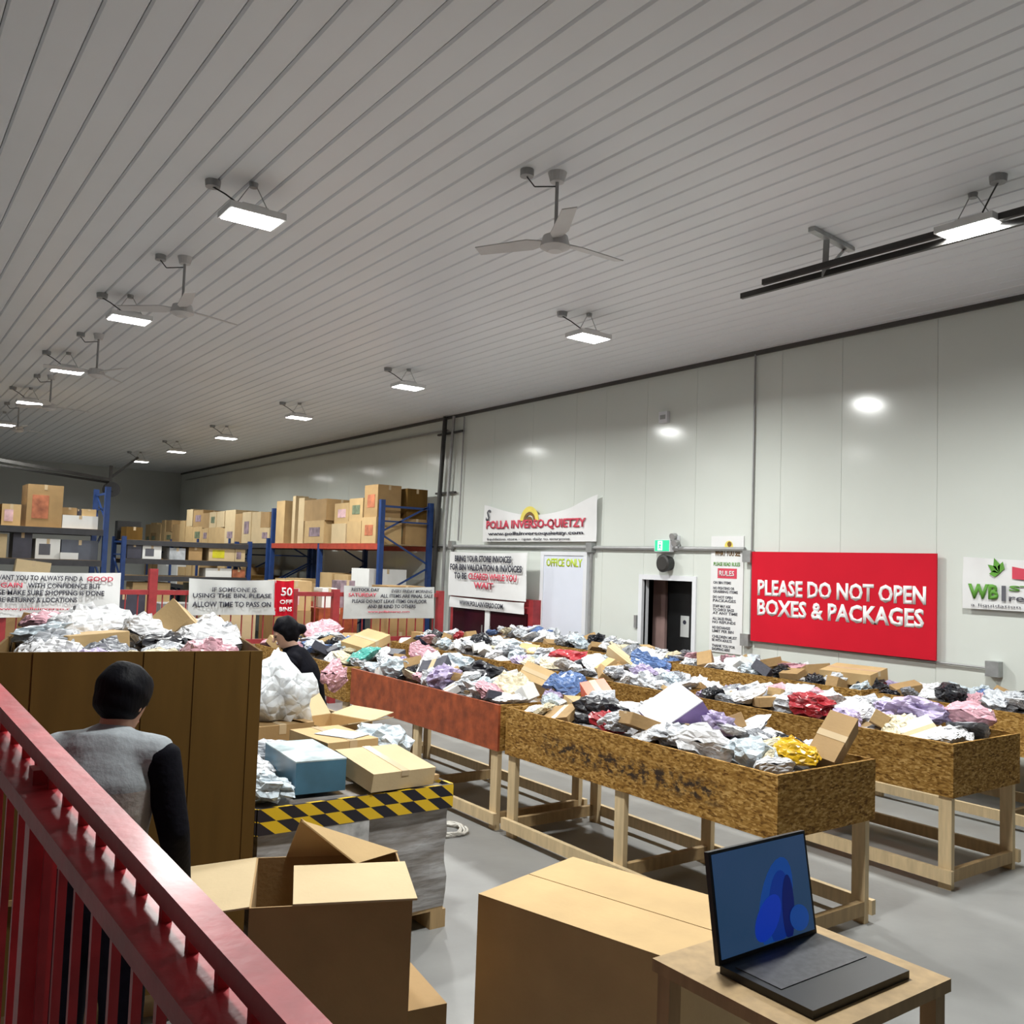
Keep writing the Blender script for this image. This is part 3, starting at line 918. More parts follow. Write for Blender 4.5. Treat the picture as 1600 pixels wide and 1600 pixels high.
front_banner('greyish white notice banner before the blue rack upright', 5.76, 7.28, 1.2, 1.68, [
    ('RESTOCK DAY', 0.07, 0.40, 0.45, 0.05, 'ink'), ('EVERY FRIDAY MORNING', 0.5, 0.385, 0.7, 0.05, 'ink_grey'), ('SATURDAY', 0.04, 0.32, 0.45, 0.055, 'ink_red'), ('ALL ITEMS ARE FINAL SALE', 0.38, 0.31, 0.9, 0.055, 'ink'),
    ('PLEASE DO NOT LEAVE ITEMS ON FLOOR', 0.08, 0.23, 1.25, 0.055, 'ink'), ('AND BE KIND TO OTHERS', 0.25, 0.155, 0.8, 0.055, 'ink'), ('www.pollainverso.com', 0.25, 0.08, 0.7, 0.04, 'ink_red')], 'vinyl_grey')


# ------------------------------------------------------------------ cartons
def carton(label, loc, size, rz=0.0, mat='card', group=None, tilt=(0, 0), tape=True, print_mat=None, name='carton', cat='box', mark=None):
    """closed carton standing on loc (centre of its base)"""
    r = thing(name, label, cat, loc, rz, group)
    r.rotation_euler = (tilt[0], tilt[1], rz)
    sx, sy, sz = size
    m = M[mat] if isinstance(mat, str) else mat
    body = MB().b2((-sx / 2, -sy / 2, 0), (sx / 2, sy / 2, sz)).build('body', m, r)
    e = 0.0025
    if tape:
        w = min(0.05, sx * 0.18)
        MB().b2((-w / 2, -sy / 2 - e, sz - 0.09 * min(1, sz * 3)), (w / 2, sy / 2 + e, sz + e)).build('tape', M['tape'], r)
    if print_mat:
        MB().b2((-sx * 0.36, -sy / 2 - e * 2, sz * 0.2), (sx * 0.1, -sy / 2, sz * 0.75)).build('printed_panel', print_mat, r)
    if mark:
        MB().b2((-sx / 2 - e * 2, -sy * 0.3, sz * 0.3), (-sx / 2, sy * 0.25, sz * 0.7)).build('printed_panel', mark, r)
    return r


# ------------------------------------------------------------------ pallet racks
def rack(label, along, x0, x1, y0, y1, frames, levels, beam, h, group='pallet racks along the hall'):
    """along: 'y' or 'x' = direction of the bays; frames: positions of the upright frames"""
    r = thing('pallet_rack', label, 'rack', (x0, y0, 0), 0, group)
    P = lambda a, d: (d, a) if along == 'y' else (a, d)
    D = (x1 - x0) if along == 'y' else (y1 - y0)
    o = y0 if along == 'y' else x0
    pw = 0.045
    for fpos in frames:
        a = fpos - o
        for d in (0.05, D - 0.05):
            px, py = P(a, d)
            MB().b2((px - pw, py - pw, 0), (px + pw, py + pw, h)).build('upright', M['rackblue'], r)
        g = MB()
        zz = 0.2
        flip = 0
        while zz < h - 0.5:
            p, q = P(a, 0.05), P(a, D - 0.05)
            if flip:
                p, q = q, p
            g.bar((p[0], p[1], zz), (q[0], q[1], zz + 0.55), 0.03, 0.03)
            zz += 0.6
            flip ^= 1
        p, q = P(a, 0.05), P(a, D - 0.05)
        g.bar((p[0], p[1], h - 0.12), (q[0], q[1], h - 0.12), 0.03, 0.04).bar((p[0], p[1], h - 0.4), (q[0], q[1], h - 0.4), 0.03, 0.03)
        g.build('frame_bracing', M['rackblue'], r)
    for a, b in zip(frames[:-1], frames[1:]):
        for z in levels:
            for d in (0.03, D - 0.03):
                p, q = P(a - o + pw, d), P(b - o - pw, d)
                MB().bar((p[0], p[1], z - 0.06), (q[0], q[1], z - 0.06), 0.05, 0.11).build('beam', beam, r)
            p, q = P(a - o + 0.05, 0.06), P(b - o - 0.05, D - 0.06)
            lo = (min(p[0], q[0]), min(p[1], q[1]), z - 0.02)
            hi = (max(p[0], q[0]), max(p[1], q[1]), z)
            MB().b2(lo, hi).build('deck', M['deck'], r)
    return r


rack('blue pallet rack with orange-red beams against the sign wall', 'y', 7.9, 9.05, 15.1, 20.6, [15.15, 17.85, 20.55], [1.15, 2.38], M['rackred'], 3.2)
rack('long dark-beamed pallet rack continuing to the end wall', 'y', 7.9, 9.05, 20.75, 32.0, [20.8, 23.5, 26.2, 28.9, 31.6], [1.15, 2.38], M['rackdark'], 2.5)
rack('pallet rack facing the bins with a tall brown carton on top', 'x', 0.6, 3.85, 18.0, 19.1, [0.65, 3.76], [0.75, 1.88, 2.45], M['rackdark'], 3.25)
rack('low dark rack between the two tall racks', 'x', 4.7, 7.6, 20.9, 21.9, [4.75, 7.55], [0.7, 1.55, 1.92, 2.33], M['rackdark'], 2.4)

GR = 'cartons stored on the rack along the sign wall'
pr_red = pm('print_red', (0.40, 0.13, 0.06), 0.6, 0.4, 7)
pr_pink = pm('print_pink', (0.62, 0.40, 0.42), 0.6, 0.3, 7)
pr_green = pm('print_green', (0.14, 0.17, 0.10), 0.6, 0.5, 7)
pr_violet = pm('print_violet', (0.26, 0.19, 0.22), 0.6, 0.5, 7)
pr_yel = pm('print_yellow', (0.55, 0.50, 0.02), 0.5, 0.2, 9)
Z2 = 2.38
# nearest cartons, placed one by one: (label, x, y, z, size, rz, mat, mark)
near = [
    ('tall brown carton with red print beside the top of the blue upright', 8.2, 15.62, 2.88, (0.5, 0.55, 0.62), 0.0, 'card', pr_red),
    ('plain brown carton standing behind the blue upright', 8.75, 15.5, 2.88, (0.45, 0.5, 0.58), 0.02, 'card_dk', None),
    ('brown carton supporting the red-print carton on the rack', 8.2, 15.62, Z2, (0.55, 0.6, 0.50), 0.0, 'card_lt', pr_red),
    ('brown carton below the plain one by the wall end upright', 8.76, 15.55, Z2, (0.5, 0.6, 0.50), 0.03, 'card', pr_green),
    ('tan carton with dark green print on the racked row', 8.25, 16.3, 2.82, (0.55, 0.6, 0.45), 0.0, 'card_lt', pr_green),
    ('tan carton under the green print carton', 8.25, 16.3, Z2, (0.6, 0.62, 0.44), 0.0, 'card_lt', None),
    ('carton with pink print on the orange-red beams', 8.25, 17.0, 2.78, (0.5, 0.66, 0.42), 0.0, 'card_lt', pr_pink),
    ('pale carton below the pink print carton', 8.25, 17.0, Z2, (0.6, 0.66, 0.40), 0.0, 'card_pale', None),
    ('wide carton with a dark top and speckled side', 8.25, 18.1, 2.86, (0.7, 1.15, 0.45), 0.0, 'card', None),
    ('carton with violet print below the speckled one', 8.25, 18.1, Z2, (0.7, 1.0, 0.48), 0.0, 'card_lt', pr_violet),
    ('tall pale carton leaning by the speckled one', 8.2, 19.2, Z2, (0.3, 0.25, 1.02), 0.1, 'card_pale', None),
    ('tall pale narrow carton second in the leaning pair', 8.2, 19.6, Z2, (0.3, 0.22, 1.08), -0.1, 'card_pale', None),
    ('tall tan carton beside the leaning pair', 8.2, 20.15, Z2, (0.5, 0.5, 0.98), 0.0, 'card_lt', None),
]
for lb, x, y, z, s, rz, mt, mk in near:
    carton(lb, (x, y, z), s, rz, mt, GR, mark=mk)
ORD = 'first second third fourth fifth sixth seventh eighth ninth tenth eleventh twelfth thirteenth fourteenth fifteenth sixteenth seventeenth eighteenth nineteenth twentieth twenty-first twenty-second twenty-third twenty-fourth twenty-fifth twenty-sixth twenty-seventh'.split()
y = 20.8
k = 0
rnd = random.Random(3)
while y < 31.5:
    L = rnd.uniform(0.5, 0.85)
    zz = Z2
    n = rnd.choice([1, 2, 2])
    tot = rnd.uniform(0.7, 1.05) * (1.0 if y < 27 else 0.8)
    for q in range(n):
        hgt = tot / n
        carton('brown carton, %s tier, %s stack along the dark-beamed rack top' % (('only' if n == 1 else ('lower', 'upper')[q]), ORD[k]), (8.25, y + L / 2, zz), (0.62, L * 0.94, hgt), rnd.uniform(-0.05, 0.05),
               rnd.choice(['card', 'card_lt', 'card_lt', 'card_pale']), GR + ', far part', mark=rnd.choice([None, None, None, None, pr_green, pr_violet]))
        zz += hgt + 0.001
    y += L
    k += 1
y = 15.5
for zl, hh in ((1.15, 0.75),):
    j = 0
    while y < 31.2:
        L = rnd.uniform(0.55, 0.95)
        hgt = rnd.uniform(0.35, hh)
        lb = '%s carton along the lower deck behind the red fence, beside the wall' % ORD[j]
        j += 1
        if not (20.2 < y < 20.9):
            carton(lb, (8.35, y + L / 2, zl), (0.8, L * 0.9, hgt), rnd.uniform(-0.05, 0.05), rnd.choice(['card', 'card_dk', 'card_lt', 'paper']), 'cartons on lower decks')
        y += L

# rack that faces the bins
G2 = 'cartons on the rack facing the bins'
carton('big square brown carton standing tallest on the facing rack', (2.74, 18.5, 2.45), (0.58, 0.7, 0.76), 0, 'card', G2, print_mat=pr_red)
carton('orange tan carton with red lid at the facing rack end', (2.22, 18.45, 2.45), (0.3, 0.5, 0.38), 0, 'card_lt', G2, print_mat=pr_pink)
carton('dark olive carton at the outer end of the facing rack', (1.85, 18.45, 2.45), (0.36, 0.5, 0.34), 0, 'card_dk', G2)
carton('low white carton on top of the facing rack', (3.34, 18.4, 2.45), (0.6, 0.5, 0.24), 0, 'paper', G2)
carton('brown carton resting on the low white one', (3.15, 18.45, 2.692), (0.25, 0.4, 0.14), 0.1, 'card', G2)
carton('tan carton on the low white one by the upright', (3.52, 18.45, 2.692), (0.24, 0.4, 0.13), -0.1, 'card_lt', G2)
carton('dark carton resting mid white one', (3.335, 18.5, 2.692), (0.10, 0.3, 0.12), 0, LOOKS['darkbox'][1], G2)
carton('printed appliance carton with a dark picture on the facing rack', (2.83, 18.4, 1.88), (0.4, 0.5, 0.36), 0, 'paper', G2, print_mat=M['ink_grey'])
pr_slate = pm('print_slate', (0.10, 0.11, 0.14), 0.5, 0.2, 4)
carton('wide slate grey carton on the middle deck of the facing rack', (3.36, 18.4, 1.88), (0.62, 0.5, 0.36), 0, pr_slate, G2, print_mat=None)
carton('white sheet-topped carton in front of the slate grey one', (3.18, 18.12, 1.885), (0.3, 0.06, 0.12), 0, 'paper', G2, tape=False)
carton('dark tall carton near the post of the facing rack', (2.42, 18.4, 1.88), (0.3, 0.5, 0.45), 0, LOOKS['darkbox'][1], G2)
carton('light grey carton at the outer middle deck', (2.0, 18.4, 1.88), (0.35, 0.5, 0.42), 0, 'card_pale', G2)
carton('brown flat carton on the lowest deck of the facing rack', (3.1, 18.4, 0.75), (0.8, 0.6, 0.85), 0, 'card', G2)
carton('dark crate on the lowest deck of the facing rack', (2.1, 18.4, 0.75), (0.8, 0.6, 0.7), 0, LOOKS['darkbox'][1], G2)
carton('white carton leaning below the appliance carton', (2.36, 17.8, 0.0), (0.55, 0.25, 1.85), 0, 'card_pale', G2, tilt=(-0.08, 0.12))

# low dark rack
G3 = 'goods on the low dark rack'
carton('carton with yellow-green print on the low dark rack', (6.9, 21.2, 1.92), (0.6, 0.5, 0.34), 0, 'card_pale', G3, print_mat=pr_yel)
carton('cream carton with small print next to the yellow-green one', (7.33, 21.2, 1.92), (0.24, 0.5, 0.30), 0, 'card_pale', G3, print_mat=pr_violet)
carton('brown upright carton on the low dark rack', (6.3, 21.2, 1.92), (0.3, 0.5, 0.32), 0, 'card', G3)
carton('long white carton below the yellow-green print carton', (6.85, 21.2, 1.55), (0.6, 0.5, 0.2), 0, 'paper', G3)
carton('crimson carton beside the long white one', (7.32, 21.2, 1.55), (0.3, 0.5, 0.18), 0, pr_red, G3)
carton('black and white carton on the low dark rack', (5.35, 21.2, 1.92), (0.4, 0.5, 0.3), 0, 'paper', G3, print_mat=M['ink_grey'])
carton('dark carton at the end of the low dark rack', (4.98, 21.2, 1.92), (0.3, 0.5, 0.34), 0, LOOKS['darkbox'][1], G3)
carton('silvery carton on the low dark rack', (5.9, 21.2, 1.92), (0.35, 0.5, 0.26), 0, pm('silver_card', (0.4, 0.42, 0.44), 0.4, 0.3, 9), G3)
carton('tan carton on the lowest deck of the low rack', (5.4, 21.3, 0.7), (0.8, 0.6, 0.7), 0, 'card_lt', G3)
carton('grey-green carton under the long white one', (6.7, 21.3, 0.7), (0.9, 0.6, 0.7), 0, pm('greygreen_card', (0.25, 0.28, 0.24), 0.6, 0.3, 9), G3)
carton('dark olive carton on top of the low dark rack', (4.98, 21.3, 2.33), (0.34, 0.5, 0.28), 0, 'card_dk', G3)
carton('black wide case on top of the low dark rack', (5.0, 21.75, 2.33), (0.5, 0.25, 0.42), 0, M['black'], G3, tape=False)

# stacks on the floor behind the fence
G4 = 'cartons stacked behind the red fence'
stk = [('lower tan carton of the stack behind the red pennant', 5.4, 13.3, 0, (0.6, 0.6, 0.7), 'card_lt', None), ('middle tan carton of the stack behind the red pennant', 5.4, 13.3, 0.702, (0.58, 0.58, 0.55), 'card', None),
       ('top carton of the stack behind the red pennant', 5.45, 13.3, 1.255, (0.5, 0.5, 0.45), 'card_lt', pr_pink),
       ('low rust brown carton beside the pennant stack', 6.1, 13.2, 0, (0.7, 0.6, 0.8), 'osb_red_plain', None), ('rust brown carton on the low one', 6.1, 13.2, 0.802, (0.66, 0.55, 0.5), 'osb_red_plain', None),
       ('small pale carton topping the rust brown stack', 6.0, 13.2, 1.305, (0.25, 0.3, 0.3), 'paper', None), ('dark violet carton topping the rust brown stack', 6.3, 13.2, 1.305, (0.25, 0.3, 0.42), pr_violet, None),
       ('lower brown carton behind the greyish banner', 7.3, 13.4, 0, (0.8, 0.6, 0.9), 'card', None), ('upper brown carton peeping over the greyish banner', 7.4, 13.4, 0.902, (0.7, 0.55, 0.75), 'card', None),
       ('tall dark carton behind the tall red post', 3.0, 13.3, 0, (0.55, 0.5, 1.5), LOOKS['darkbox'][1], None), ('grey carton beside the dark one behind the fence', 3.75, 13.4, 0, (0.5, 0.5, 1.35), pm('drab_card', (0.22, 0.21, 0.2), 0.7, 0.4, 6), None),
       ('brown tall carton behind the wide white banner', 2.0, 13.4, 0, (0.8, 0.6, 1.5), 'card', None),
       ('pale carton behind the white notice with black lines', 4.5, 13.5, 0, (0.8, 0.6, 1.5), 'card_pale', None)]
for lb, x, y, z, s, mt, pmn in stk:
    carton(lb, (x, y, z), s, 0.03, mt, G4, print_mat=pmn)


# ------------------------------------------------------------------ wooden bins
RIM = 0.965
PB = 0.61
BINS = {}


def wood_bin(key, label, x0, x1, y0, y1, front='osb', end='osb', legmat='pine'):
    r = thing('wooden_bin', label, 'bin', (x0, y0, 0), 0, 'long wooden merchandise bins in rows')
    W, L = x1 - x0, y1 - y0
    t = 0.02
    MB().b2((0, 0, PB), (t, L, RIM)).build('side_panel', M[front], r)
    MB().b2((W - t, 0, PB), (W, L, RIM)).build('side_panel', M['osb'], r)
    MB().b2((t, 0, PB), (W - t, t, RIM)).build('end_panel', M[end], r)
    MB().b2((t, L - t, PB), (W - t, L, RIM)).build('end_panel', M['osb'], r)
    MB().b2((t, t, PB), (W - t, L - t, PB + 0.018)).build('bottom_panel', M['osb'], r)
    lw, ld = 0.09, 0.04
    for yy in (0.0, L / 2 - lw / 2, L - lw):
        for sx in (0, 1):
            xa = t + 0.002 if sx == 0 else W - t - 0.002 - ld
            if sx == 0:
                ya = yy + (t + 0.002 if yy == 0 else (-t - 0.002 if yy > L / 2 else 0))
            else:
                ya = yy + (t + 0.002 if yy == 0 else (-t - 0.002 if yy > L / 2 else 0))
            MB().b2((xa, ya, 0), (xa + ld, ya + lw, PB - 0.001)).build('leg', M[legmat], r)
            MB().b2((xa, ya, PB + 0.02), (xa + ld, ya + lw, RIM - 0.05)).build('corner_block', M['pine_dark'], r)
    for sx in (0, 1):
        xa = t - 0.037 if sx == 0 else W - t + 0.0
        MB().b2((xa, 0.0, 0.05), (xa + 0.037, L, 0.135)).build('stretcher', M[legmat], r)
    for yy in (0.022, L / 2 - 0.02, L - 0.062):
        MB().b2((t + 0.045, yy, 0.05), (W - t - 0.045, yy + 0.04, 0.13)).build('cross_stretcher', M['pine_dark'], r)
    BINS[key] = (x0, x1, y0, y1)
    return r


wood_bin('A1', 'strand board bin with dark scrawl on its side, nearest the laptop', 4.13, 5.05, 3.17, 5.70, 'osb_stain')
wood_bin('A2', 'wooden bin with an orange-red painted side panel', 4.13, 5.05, 5.80, 8.38, 'osb_red_plain')
wood_bin('A3', 'strand board bin directly past the orange-red one', 4.13, 5.05, 8.48, 11.1)
wood_bin('B1', 'strand board bin with bare legs, second row, beside the scrawled one', 6.0, 6.92, 3.2, 5.72)
wood_bin('B2', 'strand board bin in the second row behind the orange-red one', 6.0, 6.92, 5.82, 8.34)
wood_bin('B3', 'strand board bin in the second row facing the white door', 6.0, 6.92, 8.44, 11.0)
wood_bin('C1', 'strand board bin by the wall under the chilli banner', 7.95, 8.8, 2.55, 5.05)
wood_bin('C2', 'strand board bin by the wall under the red sign', 7.95, 8.8, 5.15, 7.65)
wood_bin('C3', 'strand board bin by the wall in front of the dark doorway', 7.95, 8.8, 7.75, 10.25)
wood_bin('C4', 'strand board bin by the wall in front of the white door', 7.95, 8.8, 10.35, 11.75)

BNAME = {'A1': 'the scrawled bin', 'A2': 'the orange-red bin', 'A3': 'the third aisle bin', 'B1': 'the bare-legged bin', 'B2': 'the middle second-row bin',
         'B3': 'the last second-row bin', 'C1': 'the chilli-banner wall bin', 'C2': 'the red-sign wall bin', 'C3': 'the doorway wall bin', 'C4': 'the white-door wall bin'}


# ------------------------------------------------------------------ parcels
def pillow_mesh(seed, nx=12, ny=9):
    """unit soft mailer: x, y in -0.5..0.5, creased"""
    rn = random.Random(seed)
    off = Vector((rn.uniform(0, 50), rn.uniform(0, 50), rn.uniform(0, 50)))
    g = MB()
    vs = []
    for side in (1, -1):
        for i in range(nx):
            for j in range(ny):
                u, v = 2 * i / (nx - 1) - 1, 2 * j / (ny - 1) - 1
                e = max(0.0, (1 - abs(u) ** 3)) * max(0.0, (1 - abs(v) ** 3))
                p = Vector((u * 0.5 * (1 - 0.10 * v * v), v * 0.5 * (1 - 0.10 * u * u), 0))
                w = mnoise.noise(off + Vector((u * 1.6, v * 1.6, side)))
                w2 = mnoise.noise(off + Vector((u * 4.5, v * 4.5, side * 3)))
                bend = 0.16 * mnoise.noise(off + Vector((u * 0.9, v * 0.9, 9)))
                p.z = side * 0.5 * e ** 0.6 * (0.75 + 0.6 * w) + side * 0.28 * abs(w2) * e ** 0.3 + 0.12 * w2 + bend * 1.6
                p.x += 0.05 * w2
                p.y += 0.05 * w
                vs.append(p)
    N = nx * ny
    fs = []
    for s in (0, 1):
        for i in range(nx - 1):
            for j in range(ny - 1):
                a = s * N + i * ny + j
                fs.append((a, a + 1, a + ny + 1, a + ny) if s else (a, a + ny, a + ny + 1, a + 1))
    g.add(vs, fs)
    me = g.mesh('mailer_body', LOOKS['white'][1], False)
    bm = bmesh.new()
    bm.from_mesh(me)
    bmesh.ops.remove_doubles(bm, verts=bm.verts, dist=0.004)
    bm.to_mesh(me)
    bm.free()
    return me


def lump_mesh(seed):
    """unit crumpled bag"""
    off = Vector((seed * 3.1, seed * 1.7, seed * 5.3))
    bm = bmesh.new()
    bmesh.ops.create_icosphere(bm, subdivisions=3, radius=0.5)
    for v in bm.verts:
        d = v.co.normalized()
        n1 = mnoise.noise(off + d * 1.6)
        n2 = abs(mnoise.noise(off + d * 3.6))
        n3 = abs(mnoise.noise(off + d * 8.0))
        n4 = abs(mnoise.noise(off + d * 2.2 + Vector((7, 3, 1))))
        v.co = d * (0.56 + 0.16 * n1 - 0.34 * n2 + 0.16 * n3 - 0.22 * n4)
        v.co.z = v.co.z * 0.95
    me = bpy.data.meshes.new('bag_body')
    bm.to_mesh(me)
    bm.free()
    me.materials.append(LOOKS['silver'][1])
    return me


def unit_box_mesh():
    me = bpy.data.meshes.new('box_body')
    bm = bmesh.new()
    bmesh.ops.create_cube(bm, size=1.0)
    bmesh.ops.bevel(bm, geom=bm.edges[:], offset=0.02, segments=1, affect='EDGES')
    bm.to_mesh(me)
    bm.free()
    me.materials.append(M['card'])
    return me


PILLOWS = [pillow_mesh(s) for s in range(8)]
LUMPS = [lump_mesh(s) for s in range(8)]
UBOX = unit_box_mesh()
TAPE_ME = MB().b2((-0.09, -0.503, 0.3), (0.09, 0.503, 0.508)).mesh('tape', M['tape'])
LAB_ME = MB().b2((-0.16, -0.16, 0.0), (0.2, 0.14, 0.02)).mesh('shipping_label', M['paper'])
SHAPE_NAME = {'mailer': 'plastic_mailer', 'bag': 'soft_parcel', 'box': 'parcel_box'}
SHAPE_CAT = {'mailer': 'mailer', 'bag': 'bag', 'box': 'box'}


def parcel(look, loc, size, rot, label=None, group=None, seed=0, detail=False):
    words, mat, shape, _ = LOOKS[look]
    me = {'mailer': PILLOWS, 'bag': LUMPS, 'box': [UBOX]}[shape]
    me = me[seed % len(me)]
    o = link(SHAPE_NAME[shape], me)
    o.material_slots[0].link = 'OBJECT'
    o.material_slots[0].material = mat
    o.location = loc
    o.scale = size
    o.rotation_euler = rot
    tag(o, label or words, SHAPE_CAT[shape], group)
    if detail and shape == 'box':
        link('tape', TAPE_ME, o)
    if detail and shape == 'mailer' and look in ('grey', 'pink', 'blue', 'yellow', 'teal', 'black'):
        l = link('shipping_label', LAB_ME, o)
        l.location = (0, 0, 0.36)
    return o


KEYS = [k for k in LOOKS if LOOKS[k][3] > 0]
WTS = [LOOKS[k][3] for k in KEYS]


def mound(key, x0, x1, y0, y1, zb, base, crown, where, stuff_mat='heapfill'):
    """the body of the heap that the parcels lie on"""
    n, m = 8, 18
    vs, fs = [], []
    for i in range(n + 1):
        for j in range(m + 1):
            u, v = i / n, j / m
            z = base + crown * (math.sin(PI * u) ** 0.7) * (math.sin(PI * v) ** 0.5) + 0.04 * mnoise.noise(Vector((i * 1.1, j * 0.9, ord(key[0]) + len(where))))
            vs.append((x0 + (x1 - x0) * u, y0 + (y1 - y0) * v, z))
    for i in range(n):
        for j in range(m):
            a = i * (m + 1) + j
            fs.append((a, a + m + 1, a + m + 2, a + 1))
    # skirt down to the bottom board
    ring = [i * (m + 1) for i in range(n + 1)] + [n * (m + 1) + j for j in range(1, m + 1)] + [i * (m + 1) + m for i in range(n - 1, -1, -1)] + [j for j in range(m - 1, 0, -1)]
    b0 = len(vs)
    for q in ring:
        vs.append((vs[q][0], vs[q][1], zb))
    R = len(ring)
    for k in range(R):
        fs.append((ring[k], ring[(k + 1) % R], b0 + (k + 1) % R, b0 + k))
    fs.append(tuple(b0 + k for k in range(R - 1, -1, -1)))
    o = MB().add(vs, fs).build('parcel_jumble', M[stuff_mat])
    tag(o, 'packed jumble of wrapped goods filling %s' % where, 'parcels', kind='stuff')
    return o


def top_z(x0, x1, y0, y1, base, crown, x, y):
    u = min(1, max(0, (x - x0) / (x1 - x0)))
    v = min(1, max(0, (y - y0) / (y1 - y0)))
    return base + crown * (max(0, math.sin(PI * u)) ** 0.7) * (max(0, math.sin(PI * v)) ** 0.5)


def heap(key, x0, x1, y0, y1, base, crown, where, step, smin, smax, seed, detail=False, avoid=(), bias=None):
    rn = random.Random(seed)
    grp = 'parcels heaped in %s' % where
    nx = max(2, int((x1 - x0) / step))
    ny = max(2, int((y1 - y0) / step))
    wts = list(WTS)
    if bias:
        wts = [w * bias.get(k, 1) for k, w in zip(KEYS, wts)]
    for i in range(nx):
        for j in range(ny):
            x = x0 + (i + 0.5 + rn.uniform(-0.3, 0.3)) * (x1 - x0) / nx
            y = y0 + (j + 0.5 + rn.uniform(-0.35, 0.35)) * (y1 - y0) / ny
            if any((x - a) ** 2 + (y - b) ** 2 < c * c for a, b, c in avoid):
                continue
            look = rn.choices(KEYS, wts)[0]
            sh = LOOKS[look][2]
            a = rn.uniform(smin, smax)
            if sh == 'mailer':
                s = (a * 1.15, a * 0.85, rn.uniform(0.05, 0.11))
                tl = 0.5
                dz = 0.04
            elif sh == 'bag':
                s = (a * 1.0, a * 0.9, a * rn.uniform(0.45, 0.7))
                tl = 0.4
                dz = 0.05
            else:
                s = (a * 0.85, a * rn.uniform(0.45, 0.75), a * rn.uniform(0.2, 0.45))
                tl = 0.55
                dz = 0.05
            mx = 0.5 * max(s[0], s[1])
            x = min(x1 - mx * 0.75, max(x0 + mx * 0.75, x))
            y = min(y1 - mx * 0.75, max(y0 + mx * 0.75, y))
            z = top_z(x0, x1, y0, y1, base, crown, x, y) + dz + rn.uniform(-0.01, 0.05)
            zone = ('near end', 'near half', 'middle', 'far half', 'far end')[min(4, int(5 * (y - y0) / (y1 - y0)))]
            side = ('aisle edge', 'centre', 'wall edge')[min(2, int(3 * (x - x0) / (x1 - x0)))]
            big = '' if sh == 'box' else ('large ' if a > (smin + smax) / 2 else 'small ')
            lb = '%s%s, %s, %s of %s' % (big, LOOKS[look][0].replace(' coloured', ''), zone, side, where)
            parcel(look, (x, y, z), s, (rn.uniform(-tl, tl), rn.uniform(-tl, tl), rn.uniform(0, 2 * PI)),
                   lb, grp, rn.randrange(99), detail)


SPECIAL = {
    'A1': [('lav_box', 4.62, 4.45, 0.3), ('bb', 4.5, 4.95, 0.27), ('tube', 4.32, 3.78, 0.2), ('y', 4.55, 3.38, 0.18), ('k', 4.86, 3.24, 0.2), ('o', 4.8, 5.45, 0.18)],
    'A2': [('c', 4.55, 6.12, 0.2), ('k', 4.85, 6.3, 0.18), ('b', 4.75, 6.9, 0.27), ('n', 4.9, 5.95, 0.15)],
    'A3': [('m', 4.4, 8.68, 0.16), ('y', 4.8, 9.3, 0.2), ('p', 4.75, 10.6, 0.2)],
    'B1': [('r', 6.2, 4.45, 0.22), ('p', 6.75, 3.45, 0.2), ('l', 6.6, 3.7, 0.2)],
    'B2': [('d', 6.5, 7.78, 0.2), ('b', 6.75, 6.84, 0.2)],
}
BIAS = {'B1': {'pink': 3, 'lavender': 3, 'black': 1.6}, 'C1': {'black': 3, 'grey': 2}, 'C2': {'black': 1.5, 'kraft': 2}, 'A3': {'kraftlt': 2, 'cream': 2}}
for n, (k, (x0, x1, y0, y1)) in enumerate(BINS.items()):
    near_bin = k in ('A1', 'A2', 'B1')
    xi0, xi1, yi0, yi1 = x0 + 0.07, x1 - 0.07, y0 + 0.03, y1 - 0.03
    base, crown = (0.88, 0.10) if k[0] != 'A' else (0.88, 0.10)
    if k in ('A3', 'B3', 'C4'):
        crown = 0.16
    mound(k, xi0, xi1, yi0, yi1, PB + 0.02, base, crown, BNAME[k])
    heap(k, xi0, xi1, yi0, yi1, base, crown, BNAME[k], 0.16 if k[0] == 'A' else 0.18, 0.15, 0.33, 40 + n, near_bin, [s[1:] for s in SPECIAL.get(k, [])], BIAS.get(k))

# the parcels one can tell apart
GS = 'distinct parcels on the heaps'


def special_box(label, loc, size, rot, mat, panel=None, name='parcel_box'):
    r = thing(name, label, 'box', loc, 0, GS)
    r.rotation_euler = rot
    sx, sy, sz = size
    MB().b2((-sx / 2, -sy / 2, -sz / 2), (sx / 2, sy / 2, sz / 2)).build('body', mat, r)
    if panel:
        MB().b2((-sx * 0.5 - 0.001, -sy * 0.5 - 0.001, sz / 2 - 0.004), (sx * 0.5 + 0.001, sy * 0.5 + 0.001, sz / 2 + 0.003)).build('lid_sheet', panel, r)
    else:
        MB().b2((-0.025, -sy / 2 - 0.002, sz / 2 - 0.05), (0.025, sy / 2 + 0.002, sz / 2 + 0.002)).build('tape', M['tape'], r)
    return r


